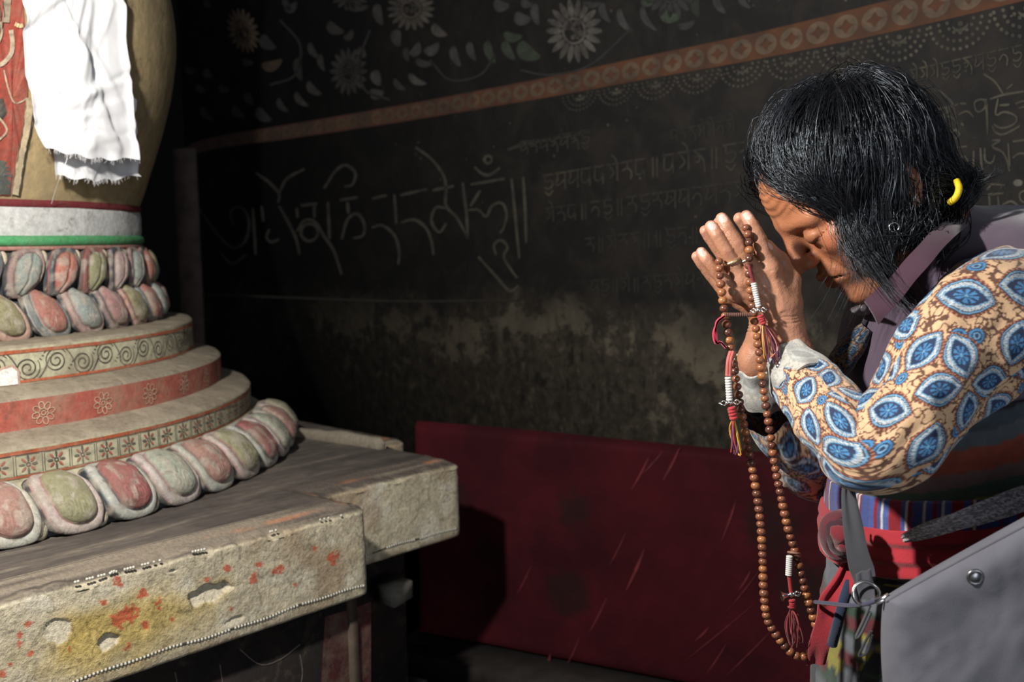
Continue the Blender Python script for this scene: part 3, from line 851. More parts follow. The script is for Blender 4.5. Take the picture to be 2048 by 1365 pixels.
for k in range(34):
    th0 = math.radians(-70 + k * 3.42); u0 = th0 * .703; zc = -.3212
    m = MB()
    for q in range(8):
        a = q * math.pi / 4 + math.pi / 8 * 0; t = np.linspace(0, 2 * np.pi, 9)[:-1]
        cl = np.array([0.33, 0.07, 0.05]) if q % 2 else INK * 1.6
        P = np.stack([.0095 + .0048 * np.cos(t), .0018 * np.sin(t)], 1) @ np.array([[math.cos(a), math.sin(a)], [-math.sin(a), math.cos(a)]])
        m.blob(P + [u0, zc], fC, cl)
    t = np.linspace(0, 2 * np.pi, 9); m.ribbon(np.stack([u0 + .003 * np.cos(t), zc + .003 * np.sin(t)], 1), .0016, fC, INK * 1.5)
    w = .0178
    for dx in (-w, -w - .0035):
        m.ribbon(np.array([(u0 + dx, zc - .0145), (u0 + dx, zc + .0145)]), .0009, fC, INK)
    for zz_ in (zc - .0150, zc + .0150):
        m.ribbon(np.array([(u0 - w, zz_), (u0 + w, zz_)]), .0008, fC, INK)
    m.build('flower_square', M_LINE, stupa)
# small pale repair plate on the scroll tier
r_ = ray(12, 757); d_ = r_[:2]; c_ = SC - EYE[:2]; q_ = d_ @ d_; b_ = -2 * (d_ @ c_)
h_ = EYE + r_ * ((-b_ - math.sqrt(b_ * b_ - 4 * q_ * (c_ @ c_ - .59 ** 2))) / (2 * q_))
aa = np.linspace(-.034, .034, 9) + math.atan2(h_[1] - SC[1], h_[0] - SC[0])
m = MB()
for rr, s0, cl in ((.5935, 1.0, np.array([.46, .30, .22])), (.5955, .78, np.array([.72, .70, .66]))):
    mid = aa.mean(); P = [(mid + (aa[0] - mid) * s0, -.2 - .018 * s0), (mid + (aa[-1] - mid) * s0, -.2 - .018 * s0), (mid + (aa[-1] - mid) * s0, -.2 + .008 * s0), (mid + (aa[-1] - mid) * s0 * .5, -.2 + .018 * s0), (mid + (aa[0] - mid) * s0, -.2 + .012 * s0)]
    m.blob(np.array(P), lambda Q: pol(np.full(len(Q), rr), Q[:, 0], Q[:, 1]), cl)
m.build('repair_plate', M_PIG, stupa, False)

# ---------------------------------------------------------------- lotus petals
def lotus_petal(th, half, prof, lobe, rim, line, edge, hgt, tipdown, seed, crease=False, curl=True, lean=0.0, root=.42):
    nr, nf = 30, 56
    rho = np.linspace(0, 1, nr) ** .9; phi = np.linspace(0, 2 * np.pi, nf, endpoint=False)
    R, Fp = np.meshgrid(rho, phi, indexing='ij')
    c, s = np.cos(Fp), np.sin(Fp)
    ex = 0.80
    x = np.sign(c) * np.abs(c) ** np.where((s < 0) & (root < .2), .5, ex); y = np.sign(s) * np.abs(s) ** ex      # y=+1 is the free tip
    x = x * np.where(y < 0, 1 - root * np.clip(-y, 0, 1) ** 1.2, 1 - .10 * np.clip(y, 0, 1) ** 3)
    X = x * R + .15 * (1 - R); Y = y * R - .14 * (1 - R)
    b = np.clip(.5 + .5 * Y, 0, 1)
    # height: raised lobe, groove, rolled rim
    le = .60
    h = np.where(R < le, .58 + .42 * np.sqrt(np.clip(1 - (R / le) ** 2.2, 0, 1)), 0)
    h = np.where((R >= le) & (R < .86), .34 + .20 * np.sqrt(np.clip(1 - ((R - .73) / .135) ** 2, 0, 1)), h)
    h = np.where(R >= .86, .30 * np.sqrt(np.clip(1 - ((R - .86) / .142) ** 2, 0, 1)), h)
    C = np.zeros(R.shape + (3,))
    C[:] = edge
    C[R < .90] = line; C[R < .865] = rim; C[(R < .645)] = line * .8; C[R < le] = lobe
    rs = np.random.default_rng(seed)
    if curl:
        for cx, cy, sg in ((.18, .22, 1), (-.20, .16, -1)):
            dx, dy = (X - cx), (Y - cy); d = np.hypot(dx, dy); an = np.arctan2(dy, dx) * sg
            sp = np.sin(d * 62 + an) * np.exp(-(d / .20) ** 2) * (R < le)
            h = h + .055 * sp; C = C * (1 + .22 * sp[..., None])
    if crease:
        line_d = np.abs(X - .10 * np.sin(Y * 2.2) - .05); g = np.exp(-(line_d / .045) ** 2) * (R < le)
        h = h - .16 * g; C = C * (1 - .55 * g[..., None])
    fleck = fbm(np.c_[X.ravel() * 5 + seed * 3.1, Y.ravel() * 5, X.ravel() * 0 + seed], 4).reshape(R.shape)
    wear = smooth01((fleck - .47) * 6)[..., None]
    C = C * (1 - .6 * wear) + np.array([.37, .325, .265]) * .6 * wear
    h = h + .05 * (fleck - .5)
    pr = np.asarray(prof, float); tb = np.linspace(0, 1, len(pr))
    rr = np.interp(b, tb, pr[:, 0]); zz = np.interp(b, tb, pr[:, 1])
    e = .02
    dr = np.interp(b + e, tb, pr[:, 0]) - np.interp(b - e, tb, pr[:, 0]); dz = np.interp(b + e, tb, pr[:, 1]) - np.interp(b - e, tb, pr[:, 1])
    L = np.hypot(dr, dz) + 1e-9
    nr_, nz_ = (-dz / L, dr / L) if tipdown else (dz / L, -dr / L)
    ang = th + half * X + lean * (b - .5)
    P = pol(rr + nr_ * h * hgt, ang, zz + nz_ * h * hgt)
    mb = MB()
    mb.grid(P, C, wrap=True, flip=tipdown)
    return mb.build('lotus_petal', M_PIG, stupa)

def cl(*c):
    q = srgb(*c) * .80; g = q.mean(); return g + (q - g) * .78
palL = [(cl(168, 120, 104), cl(186, 186, 170), cl(150, 110, 104), cl(52, 58, 62)), (cl(150, 146, 104), cl(196, 176, 166), cl(178, 120, 116), cl(46, 52, 58)),
        (cl(160, 88, 82), cl(186, 188, 176), cl(80, 90, 92), cl(40, 50, 56)), (cl(160, 164, 142), cl(196, 180, 172), cl(164, 112, 116), cl(70, 76, 76))]
profL = [(.706, -.347), (.735, -.349), (.760, -.362), (.776, -.385), (.780, -.408), (.774, -.4195)]
lathe('lotus_ground', dense([(.706, -.350), (.735, -.356), (.752, -.370), (.764, -.395), (.768, -.4195)], .006), M_DARK)
for k in range(-3, 9):
    th = math.radians(-40.6 + 6.75 * k)
    p = palL[(k + 1) % 4]
    pt = lotus_petal(th, math.radians(3.62), profL, *p, .025, True, 20 + k, lean=.035, root=.10)
    b = pol(np.array(.774), np.array(th + math.radians(3.4)), np.array(-.406))
    MB().sphere(b, (.012, .012, .015), 12, 8, srgb(196, 188, 164) * .85).build('lotus_bud', M_PIG, pt)
# double lotus above
pal2 = [(cl(150, 142, 96), cl(196, 150, 128), cl(160, 96, 88), cl(52, 58, 62)), (cl(178, 110, 92), cl(120, 128, 128), cl(170, 168, 160), cl(46, 52, 58)), (cl(150, 158, 150), cl(188, 150, 140), cl(160, 110, 104), cl(50, 58, 64)),
        (cl(176, 126, 120), cl(150, 120, 116), cl(90, 96, 100), cl(46, 54, 60))]
prof2 = [(.492, -.080), (.507, -.083), (.521, -.100), (.527, -.125), (.525, -.143), (.518, -.150)]
prof1 = [(.498, -.083), (.506, -.070), (.510, -.050), (.506, -.028), (.498, -.010), (.492, -.004)]
lathe('lotus_ground', dense([(.49, -.083), (.505, -.092), (.512, -.12), (.512, -.150)], .006), M_DARK)
lathe('lotus_ground', dense([(.490, -.084), (.497, -.06), (.497, -.03), (.490, -.004)], .006), M_DARK)
pal1 = [(cl(150, 160, 150), cl(160, 126, 120), cl(120, 90, 90), cl(48, 52, 60)), (cl(190, 112, 92), cl(74, 84, 92), cl(176, 64, 54), cl(56, 62, 70)), (cl(146, 144, 100), cl(150, 84, 78), cl(120, 60, 58), cl(110, 90, 84)), (cl(182, 150, 144), cl(78, 86, 96), cl(160, 110, 108), cl(50, 56, 66))]
for k in range(-3, 8):
    th = math.radians(-29.6 + 8.18 * k)
    pt = lotus_petal(th, math.radians(4.30), prof2, *pal2[(k + 1) % 4], .021, True, 60 + k, lean=.085, root=.5)
    MB().sphere(pol(np.array(.524), np.array(th + math.radians(4.1)), np.array(-.1375)), (.0085, .0085, .0125), 10, 8, srgb(214, 208, 184) * .9).build('lotus_bud', M_PIG, pt)
    th = math.radians(-32.2 + 8.18 * k)
    pt = lotus_petal(th, math.radians(4.15), prof1, *pal1[(k) % 4], .020, False, 90 + k, crease=True, curl=False, lean=.085)
    MB().sphere(pol(np.array(.503), np.array(th + math.radians(4.6)), np.array(-.0165)), (.0075, .0075, .0125), 10, 8, srgb(206, 190, 168) * .85).build('lotus_bud', M_PIG, pt)
lathe('pink_fillet', dense([(.490, -.004), (.500, -.003), (.500, .003), (.49, .004)], .003), plaster('rose_fillet', (.36, .16, .13), (.4, .34, .27), .7, 30))

# drum and dome
t = np.linspace(-1.35, 1.35, 9)
lathe('green_rim', [(.493 + .010 * math.cos(a), .0125 + .0095 * math.sin(a)) for a in t], M_GREENR)
lathe('white_band', dense([(.496, .020), (.498, .03), (.498, .060), (.497, .069)], .004), M_GREYB, wob=.0022)
lathe('dark_red_band', dense([(.497, .069), (.500, .0715), (.500, .079), (.497, .082)], .003), M_DRED)
DOMEP = np.array([(.497, .081), (.512, .12), (.533, .18), (.556, .25), (.574, .32), (.584, .39), (.585, .46), (.572, .54), (.540, .62), (.48, .70), (.39, .76), (.28, .79), (.16, .80), (.02, .802)])
dp = catmull(DOMEP, 90)
lathe('dome', dp, M_DOME, full=True, wob=.002)
hb = MB()
for k, (hw, z0, z1) in enumerate(((.15, .79, .96), (.19, .96, .99), (.17, .99, 1.02))):
    V = np.array([(x, y, z) for x in (-hw, hw) for y in (-hw, hw) for z in (z0, z1)])
    V = V @ np.array([UA, VA, ZA]) + np.array([SC[0], SC[1], EYE[2]])
    hb.add(V, [(0, 1, 3, 2), (4, 6, 7, 5), (0, 4, 5, 1), (2, 3, 7, 6), (0, 2, 6, 4), (1, 5, 7, 3)])
hb.build('harmika', M_DOME, stupa, False)

def dome_r(z): return np.interp(z, dp[:, 1], dp[:, 0])
def dome_hit(px, py, off=.002):
    r = ray(px, py); lo = None
    for t in np.arange(.9, 2.4, .004):
        p = EYE + r * t; z = p[2] - EYE[2]
        if math.hypot(p[0] - SC[0], p[1] - SC[1]) < dome_r(z) + off: break
    return p
def dmap(off): return lambda P: np.array([dome_hit(x, y, off) for x, y in P])
def paint_dome(poly, col, off=.0055, n=40, name='mural_patch'):
    P = np.asarray(poly, float); Q = []
    for a, b in zip(P, np.roll(P, -1, 0)): Q += [lerp(a, b, q / 6) for q in range(6)]
    Q = np.array(Q); c = Q.mean(0)
    rings = [c + (Q - c) * s for s in (0.02, .2, .4, .6, .8, 1)]
    G = np.array([dmap(off)(r) for r in rings])
    MB().grid(G, np.asarray(col, float), wrap=True).build(name, M_PIG, stupa)
MRED = np.array([.27, .05, .034])
paint_dome([(-30, -30), (44, -30), (52, 90), (56, 180), (50, 250), (34, 330), (22, 392), (-30, 392)], MRED)
paint_dome([(-30, 318), (14, 322), (24, 350), (20, 390), (-30, 390)], (.075, .08, .07), .0068)
paint_dome([(-30, 205), (6, 195), (14, 225), (6, 240), (-30, 236)], (.05, .05, .045), .0068)
SKINP = np.array([.42, .34, .24])
def dstroke(pts, w, col, name='mural_stroke', off=.0078):
    P = catmull(np.array(pts, float), 18); MB().ribbon(P, w, dmap(off), col).build(name, M_PIG, stupa)
dstroke([(16, -10), (14, 20), (12, 45)], 14, SKINP * .6); dstroke([(22, 60), (25, 85), (22, 108), (4, 128), (-12, 130)], 9, SKINP * .9)
dstroke([(8, 140), (16, 175), (28, 205), (44, 203), (54, 196)], 3, SKINP); dstroke([(-6, 232), (6, 245), (14, 262), (0, 278), (-12, 284)], 4, SKINP)
dstroke([(-8, 20), (4, 60), (-6, 95)], 5, SKINP * .7); dstroke([(30, 48), (40, 52), (46, 50)], 8, np.array([.5, .36, .2]))
dstroke([(-4, 0), (2, 30), (-2, 66)], 2, INK); dstroke([(5, 2), (9, 30), (4, 60)], 2, INK)
# leaning frame strip beside the mural
dstroke([(60, 196), (55, 245), (43, 310), (30, 390)], 15, np.array([.46, .37, .24]), 'mural_frame', .0085)
dstroke([(68, 196), (63, 250), (50, 315), (38, 392)], 3, INK * 1.2, 'mural_frame', .0095)
dstroke([(52, 200), (47, 250), (35, 315), (22, 392)], 2, np.array([.2, .14, .09]), 'mural_frame', .0095)

# ---------------------------------------------------------------- plinth slab with stepped corners
def inset_poly(poly, d):
    P = np.asarray(poly, float); n = len(P); out = []
    for i in range(n):
        t1 = nrm(P[i] - P[i - 1]); t2 = nrm(P[(i + 1) % n] - P[i])
        out.append(P[i] + d * (np.array([-t1[1], t1[0]]) + np.array([-t2[1], t2[0]])))     # right-angled corners
    return np.array(out)
def rounded(poly, rad, step, base=None):
    """outline with rounded corners; the sampling follows the base polygon so that every inset has the same points"""
    out = []
    P = np.asarray(poly, float); n = len(P); B = P if base is None else np.asarray(base, float)
    for i in range(n):
        a, b, c = P[i - 1], P[i], P[(i + 1) % n]
        d1 = nrm(a - b); d2 = nrm(c - b)
        p1 = b + d1 * rad; p2 = b + d2 * rad
        t = np.linspace(0, 1, 9)[:, None]
        out.append((1 - t) ** 2 * p1 + 2 * t * (1 - t) * b + t ** 2 * p2)
        q = c - d2 * rad
        m = max(2, int(np.linalg.norm(B[(i + 1) % n] - B[i]) / step(B[i], B[(i + 1) % n])))
        out.append(p2 + (q - p2) * np.linspace(0, 1, m + 1)[1:-1, None])
    return np.vstack(out)
UC, VC = .558, 2.236
FV = 1.272
poly = [(.116, FV), (1.0, FV), (1.0, 1.392), (1.328, 1.392), (1.328, 1.64), (1.40, 1.64), (1.40, 2.83), (1.328, 2.83), (1.328, 3.08), (-.212, 3.08), (-.212, 1.392), (.116, 1.392)]
def stp(a, b):
    m = (a + b) / 2
    return .0028 if (m[1] < 1.5 and m[0] > .3) else (.006 if m[0] > 1.2 and m[1] < 2.2 else .03)
ol = rounded(poly, .024, stp)
tan = np.roll(ol, -1, 0) - np.roll(ol, 1, 0); tan /= np.linalg.norm(tan, axis=1, keepdims=True)
nin = np.stack([-tan[:, 1], tan[:, 0]], 1)
ZT, ZB = -.4195, -.581
pf = [(.030, ZB), (.005, ZB + .0005), (.001, ZB + .003), (0, ZB + .007)]
pf += [(0, z) for z in np.linspace(ZB + .016, -.441, 66)]
pf += [(.001, -.439), (.004, -.436), (.008, -.4335), (.013, -.432), (.017, -.4312), (.020, -.4285), (.024, -.4270), (.030, -.4262), (.035, -.4240), (.042, -.4222), (.048, -.4208), (.052, -.4202)]
pf = np.array(pf)
nP, nO = len(pf), len(ol)
INS = np.array([rounded(inset_poly(poly, d), max(.024 - .6 * d, .003), stp, poly) for d in pf[:, 0]])
Gu = INS[..., 0]; Gv = INS[..., 1]
Gz = np.broadcast_to(pf[:, None, 1], Gu.shape).copy()
G = Gu[..., None] * UA + Gv[..., None] * VA + (Gz + EYE[2])[..., None] * ZA
N3 = -(nin[None, :, 0, None] * UA + nin[None, :, 1, None] * VA) * np.ones((nP, 1, 1))
flat = G.reshape(-1, 3)
isface = ((Gz < -.438) & (Gz > ZB + .02)).astype(float)
dis = .0034 * (fbm(flat * 20, 4) - .5) + .0022 * (fbm(flat * 75, 3) - .5)
dis = dis.reshape(nP, nO) * (0.35 + .65 * (pf[:, None, 1] < -.425))
# crumbling upper edge of the face
crum = fbm(np.c_[flat[:, 0] * 34, flat[:, 1] * 34, flat[:, 2] * 10], 3).reshape(nP, nO)
Gz2 = (.016 * (crum - .5)) * ((Gz > -.443) & (Gz < -.430))
def face_uz(px, py):
    r = ray(px, py); t_ = (FV - EYE @ VA) / (r @ VA); p = EYE + r * t_; return p @ UA, p[2] - EYE[2]
chip_col = np.zeros((nP, nO)); chipmask = np.zeros((nP, nO))
for cx, cy, rx, ry, dep in ((418, 1188, 40, 20, .010), (218, 1288, 20, 18, .007), (118, 1266, 30, 34, .003), (345, 1143, 8, 3, .006), (470, 1243, 24, 8, .003)):
    u0, z0 = face_uz(cx, cy); u1, _ = face_uz(cx + rx, cy); _, z1 = face_uz(cx, cy + ry)
    a = (Gu - u0) / abs(u1 - u0); b = (Gz - z0) / abs(z1 - z0)
    w = fbm(np.c_[Gu.ravel() * 60, Gz.ravel() * 60, Gu.ravel() * 0 + cx], 3).reshape(nP, nO)
    d = np.hypot(a, b) + (w - .5) * 1.3
    mk = smooth01((1.0 - d) * 7) * (np.abs(Gv - FV) < .01)
    slope = np.clip(.25 + .75 * (b * .5 + .5), .15, 1)               # deep under the upper lip, shallow below
    dis = dis - dep * mk * slope; chipmask = np.maximum(chipmask, mk)
G = G + N3 * dis[..., None]; G[..., 2] += Gz2
# colour: stone dust, ochre remains, pale limewash, dark greasy top edge
base = np.array([.43, .375, .265]); och = np.array([.43, .31, .085]); pale = np.array([.56, .52, .42]); grey = np.array([.085, .070, .058]); brown = np.array([.23, .15, .085])
f1 = fbm(flat * 11 + 3, 4).reshape(nP, nO); f2 = fbm(flat * 30 + 9, 4).reshape(nP, nO); f3 = fbm(flat * 90, 3).reshape(nP, nO); f4 = fbm(flat * 5 + 20, 3).reshape(nP, nO)
Cc = base * (0.72 + .56 * f3[..., None])
m = smooth01((f2 - .52) * 5)[..., None]; Cc = lerp(Cc, pale, m * .65)
m = smooth01((f1 - .50) * 6)[..., None] * .6; Cc = lerp(Cc, brown * (0.8 + .5 * f3[..., None]), m * .95)
uo, zo = face_uz(215, 1215)
om = smooth01(1.35 - np.hypot((Gu - .58) / .15, (Gz - (-.51)) / .055) + (f1 - .5) * 1.8)[..., None] * (Gv < FV + .02)[..., None]
Cc = lerp(Cc, och * (0.62 + .75 * f2[..., None]), om * .85)
Cc = lerp(Cc, pale * np.array([1.0, .97, .92]) * .95, chipmask[..., None] * .85)
# crackle
ck = np.abs(fbm(flat * 46 + 70, 2).reshape(nP, nO) - .5); Cc = Cc * (1 - .45 * (np.exp(-(ck / .012) ** 2) * (f4 > .42))[..., None])
wz_ = fbm(np.c_[Gu.ravel() * 190, Gz.ravel() * 190, Gu.ravel() * 0 + 31], 2).reshape(nP, nO)
for cx, cy, rx, ry in ((237, 1168, 9, 8), (283, 1190, 9, 8), (206, 1207, 7, 6), (240, 1236, 14, 15), (262, 1228, 12, 15), (318, 1205, 5, 6), (319, 1217, 4, 4), (290, 1253, 7, 8), (257, 1294, 8, 8), (55, 1249, 8, 6), (40, 1273, 5, 6), (38, 1290, 4, 8), (62, 1308, 8, 5), (2, 1350, 9, 8),
                       (454, 1136, 6, 6), (414, 1160, 7, 6), (515, 1131, 6, 5), (506, 1156, 6, 9), (548, 1143, 5, 9), (562, 1140, 5, 7), (667, 1117, 9, 11), (630, 1099, 5, 5), (463, 1217, 3, 7), (20, 1330, 5, 4), (140, 1300, 3, 5), (345, 1240, 3, 4), (590, 1170, 4, 4)):
    u0, z0 = face_uz(cx, cy); u1, _ = face_uz(cx + rx * 1.15, cy); _, z1 = face_uz(cx, cy + ry * 1.15)
    d = np.hypot((Gu - u0) / abs(u1 - u0), (Gz - z0) / abs(z1 - z0)) + (wz_ - .5) * 1.9
    Cc = lerp(Cc, np.array([.42, .085, .040]), (smooth01((1.05 - d) * 4) * (np.abs(Gv - FV) < .01))[..., None] * .88)
top = smooth01((Gz + .4385 + .012 * (crum - .5)) / .004)[..., None]
tc = lerp(grey, np.array([.20, .165, .125]), smooth01((fbm(np.c_[(Gu * 4).ravel(), (Gv * 60).ravel(), (Gz * 150).ravel()], 3).reshape(nP, nO) - .46) * 5)[..., None])
tc = lerp(tc, np.array([.42, .17, .08]), (smooth01((f1 - .56) * 8) * (np.abs(Gz + .4265) < .002))[..., None] * .6)
tc = lerp(tc, np.array([.30, .255, .185]), (smooth01((f2 - .55) * 6) * ((Gz < -.4315)))[..., None] * .55)
Cc = lerp(Cc, tc, top)
Cc = lerp(Cc, brown * .9, ((Gz < ZB + .012) * (f2 > .5))[..., None] * .55)
slab_t = NT('cracked_plinth_plaster'); c_ = slab_t.coords()
nz_ = slab_t.noise(c_, 190, 4, 0.7); nz2 = slab_t.noise(c_, 60, 5, .7)
M_SLAB = slab_t.done(slab_t.mix(1.0, slab_t.tint(), slab_t.ramp(nz_, [(.3, (.72,) * 3), (.7, (1.2,) * 3)]), 'MULTIPLY'), .85, bump=slab_t.math('ADD', nz_, nz2), bump_dist=.0035, bump_str=.6, Specular_IOR_Level=.25)
mb = MB().grid(G, Cc, wrap=True, flip=True)
slab = mb.build('plinth_slab', M_SLAB, stupa)
# top face of the slab
inner = rounded(inset_poly(poly, .048), .003, lambda a, b: .05, poly)
cen = np.array([UC, VC]); rings = [cen + (inner - cen) * s for s in (1.0, .9, .8, .7, .5, .02)]
GT = np.array([[uvz(u, v, zr(ZT - .0011)) for u, v in r] for r in rings])
ft = fbm(GT.reshape(-1, 3) * np.array([9, 9, 1]), 4).reshape(GT.shape[:2])[..., None]
tt = NT('greasy_dark_ledge'); c_ = tt.coords()
sn_ = tt.noise(tt.mapping(tt.mapping(c_, rot=(0, 0, -(math.pi / 2 - ROT))), (3.5, 26, 26)), 1.0, 7, .7, .4); s2_ = tt.noise(c_, 26, 5, .7)
cc3 = tt.ramp(sn_, [(.34, (.050, .041, .036)), (.52, (.085, .070, .060)), (.60, (.12, .10, .08)), (.70, (.22, .185, .14))])
M_TOP = tt.done(tt.mix(1.0, cc3, tt.ramp(s2_, [(.3, (.7,) * 3), (.7, (1.2,) * 3)]), 'MULTIPLY'), .7, bump=tt.math('ADD', sn_, s2_), bump_dist=.004, bump_str=.6)
MB().grid(GT, wrap=True, flip=True).build('slab_top', M_TOP, stupa, False)
# ridge left of the corner and worn lip along the far right edge
lip = catmull([tuple(onz(x, y, zr(ZT + .006))) for x, y in ((770, 893), (700, 882), (640, 874), (560, 862), (470, 852))], 40)
rl = .017 * (0.7 + .6 * fbm(lip * 30, 2)); rl[0] = .006
MB().tube(lip, rl, 9, np.array([.19, .165, .125]), flat=.5).build('worn_lip', M_PIG, stupa)
# pearl beading along the lower edge of the slab
M_PEARL = simple('pearl_bead_plaster', (.46, .44, .37), .5, .3, 300, .0003)
M_GROOVE = simple('dark_bead_groove', (.055, .045, .035), .9, .3, 120)
def bead_row(u0, u1, v, z, step, gaps, name):
    m = MB(); gm = MB(); u = u0; k = 0
    while u < u1:
        zz_ = z + .0016 * math.sin(u * 23) + .001 * math.sin(u * 61)
        if not any(a < u < b for a, b in gaps):
            m.sphere(uvz(u, v - .0002, zr(zz_)), .0023, 8, 5)
        u += step
    us = np.arange(u0, u1, .01)
    P = np.array([uvz(a, v + .0012, zr(z + .0016 * math.sin(a * 23) + .001 * math.sin(a * 61))) for a in us])
    gm.tube(P, .0026, 6).build('bead_groove', M_GROOVE, stupa)
    o = m.build(name, M_PEARL, stupa); tag(o, kind='stuff')
bead_row(.20, .984, FV, ZB + .0205, .0054, ((.66, .668), (.735, .741), (.60, .604), (.855, .86)), 'pearl_beading')
bead_row(1.02, 1.310, 1.392, ZB + .0215, .0054, ((1.1, 1.13), (1.2, 1.21)), 'pearl_beading')
m = MB()
for (x0, y0), (x1, y1), n in (((150, 1165), (325, 1120), 30), ((210, 1148), (232, 1142), 5), ((385, 1104), (420, 1097), 6), ((540, 1064), (555, 1060), 4), ((640, 1040), (690, 1030), 6)):
    for q in range(n):
        if random.random() < .25: continue
        u, z = face_uz(lerp(x0, x1, q / n), lerp(y0, y1, q / n)); m.sphere(uvz(u, FV - .0008, zr(z)), .0022, 8, 5)
tag(m.build('pearl_beading', M_PEARL, stupa), kind='stuff')

# recessed pedestal under the slab, black with traces of paint
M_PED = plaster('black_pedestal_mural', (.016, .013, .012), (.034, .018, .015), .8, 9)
PV = FV + .035
pm_ = MB()
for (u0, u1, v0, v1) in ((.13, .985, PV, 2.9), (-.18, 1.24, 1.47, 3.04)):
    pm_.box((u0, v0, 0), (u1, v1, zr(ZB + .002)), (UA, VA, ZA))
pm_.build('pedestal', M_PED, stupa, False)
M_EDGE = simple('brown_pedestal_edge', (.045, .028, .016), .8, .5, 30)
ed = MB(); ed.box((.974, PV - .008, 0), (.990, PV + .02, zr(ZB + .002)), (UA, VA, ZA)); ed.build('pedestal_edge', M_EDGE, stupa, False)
def pedmap(P):
    out = []
    for x, y in P:
        r = ray(x, y); t_ = (PV - .001 - EYE @ VA) / (r @ VA); out.append(EYE + r * t_)
    return np.array(out)
for pts in ([(480, 1300), (520, 1330), (560, 1320), (600, 1290)], [(440, 1330), (445, 1365), (450, 1400)], [(600, 1310), (605, 1345), (600, 1380)], [(350, 1345), (356, 1380), (352, 1410)], [(660, 1270), (650, 1320), (655, 1365)]):
    MB().ribbon(catmull(pts, 14), 2.2, pedmap, np.array([.10, .085, .07])).build('mural_stroke', M_PIG, stupa)
paint = np.array([(650, 1235), (742, 1205), (742, 1400), (640, 1400)])
MB().blob(paint, pedmap, np.array([.05, .012, .012])).build('mural_patch', M_PIG, stupa, False)
bc = W(786, 1186, 1.80)
V = np.array([(x, y, z) for x in (-.022, .022) for y in (-.03, .03) for z in (-.016, .016)]) ; V[:, 2] += (V[:, 0] > 0) * .008
MB().add(V @ np.array([UA, VA, ZA]) + bc, [(0, 1, 3, 2), (4, 6, 7, 5), (0, 4, 5, 1), (2, 3, 7, 6), (0, 2, 6, 4), (1, 5, 7, 3)]).build('bracket_stone', plaster('pale_bracket', (.12, .115, .095), DUST, .5, 20), stupa, False)
# ================================================================ white silk offering scarf hung on the dome
def satin():
    t = NT('white_silk_satin'); c = t.coords()
    wv = t.noise(t.mapping(c, (1, 1, .25)), 700, 2, .5)
    b = t.b
    b.inputs['Sheen Weight'].default_value = .3
    b.inputs['Coat Weight'].default_value = .25; b.inputs['Coat Roughness'].default_value = .3
    return t.done((.82, .82, .83), .38, bump=wv, bump_dist=.0006, bump_str=.35)
M_SATIN = satin()
def cyl_hit(px, py, rad):
    r = ray(px, py); d = r[:2]; c = SC - EYE[:2]
    a = d @ d; b = -2 * (d @ c); q = c @ c - rad * rad; D = max(b * b - 4 * a * q, 0)
    return EYE + r * ((-b - math.sqrt(D)) / (2 * a))
scarf = thing('offering_scarf', cyl_hit(180, 340, .585), 'white silk offering scarf hanging over the ochre shrine dome', 'scarf')
def sheet(name, L, R, rad, nu, nv, crease, seed, fray):
    Lc = catmull(np.array(L, float), nv); Rc = catmull(np.array(R, float), nv)
    u = np.linspace(0, 1, nu)
    PX = Lc[:, None] * (1 - u[None, :, None]) + Rc[:, None] * u[None, :, None]
    # sag of the lower hem
    v = np.linspace(0, 1, nv)
    PX[..., 1] += 3 * np.sin(u * 23 + seed)[None] * (v[:, None] ** 12) + (fray * np.sin(np.pi * u)[None] * (v[:, None] ** 8))
    P0 = np.array([[cyl_hit(x, y, rad) for x, y in row] for row in PX])
    N = (P0 - np.array([SC[0], SC[1], 0])) * np.array([1, 1, 0]); N /= np.linalg.norm(N, axis=-1, keepdims=True)
    U, V = np.meshgrid(u, v)
    d = .0035 * np.sin(U * 7.0 + 1.5 * np.sin(V * 3 + seed)) * (.4 + .6 * V)
    rg = np.random.default_rng(seed)
    for k in range(crease):
        a = rg.uniform(-.5, .5) + (math.pi / 2 if rg.random() < .45 else 0); c0 = rg.uniform(0, 1, 2)
        x = (U - c0[0]) * math.cos(a) * .6 + (V - c0[1]) * math.sin(a); y = -(U - c0[0]) * math.sin(a) * .6 + (V - c0[1]) * math.cos(a)
        d += rg.uniform(.0015, .0042) * np.tanh(y / .012) * np.exp(-(x / rg.uniform(.1, .35)) ** 2) * np.exp(-(y / .12) ** 2) * rg.choice([-1, 1])
    d += .006 * (fbm(np.c_[U.ravel() * 6, V.ravel() * 7, U.ravel() * 0 + seed], 3).reshape(U.shape) - .5)
    d += .005 * np.exp(-(np.minimum(U, 1 - U) / .03) ** 2)
    P = P0 + N * d[..., None]
    Pb = P - N * .0009
    mb = MB().grid(P).grid(Pb, flip=True)
    return mb.build(name, M_SATIN, scarf), P
front_o, PF = sheet('front_layer', [(36, -120), (42, -40), (46, 50), (50, 110), (54, 170), (64, 230), (76, 265), (90, 297)], [(226, -120), (240, -40), (248, 40), (252, 90), (264, 160), (264, 210), (272, 270), (274, 318)], .600, 70, 120, 44, 3, 8)
_, PB = sheet('back_layer', [(100, 180), (104, 240), (107, 300), (110, 350)], [(262, 180), (268, 240), (274, 300), (275, 352)], .556, 60, 60, 10, 9, 10)
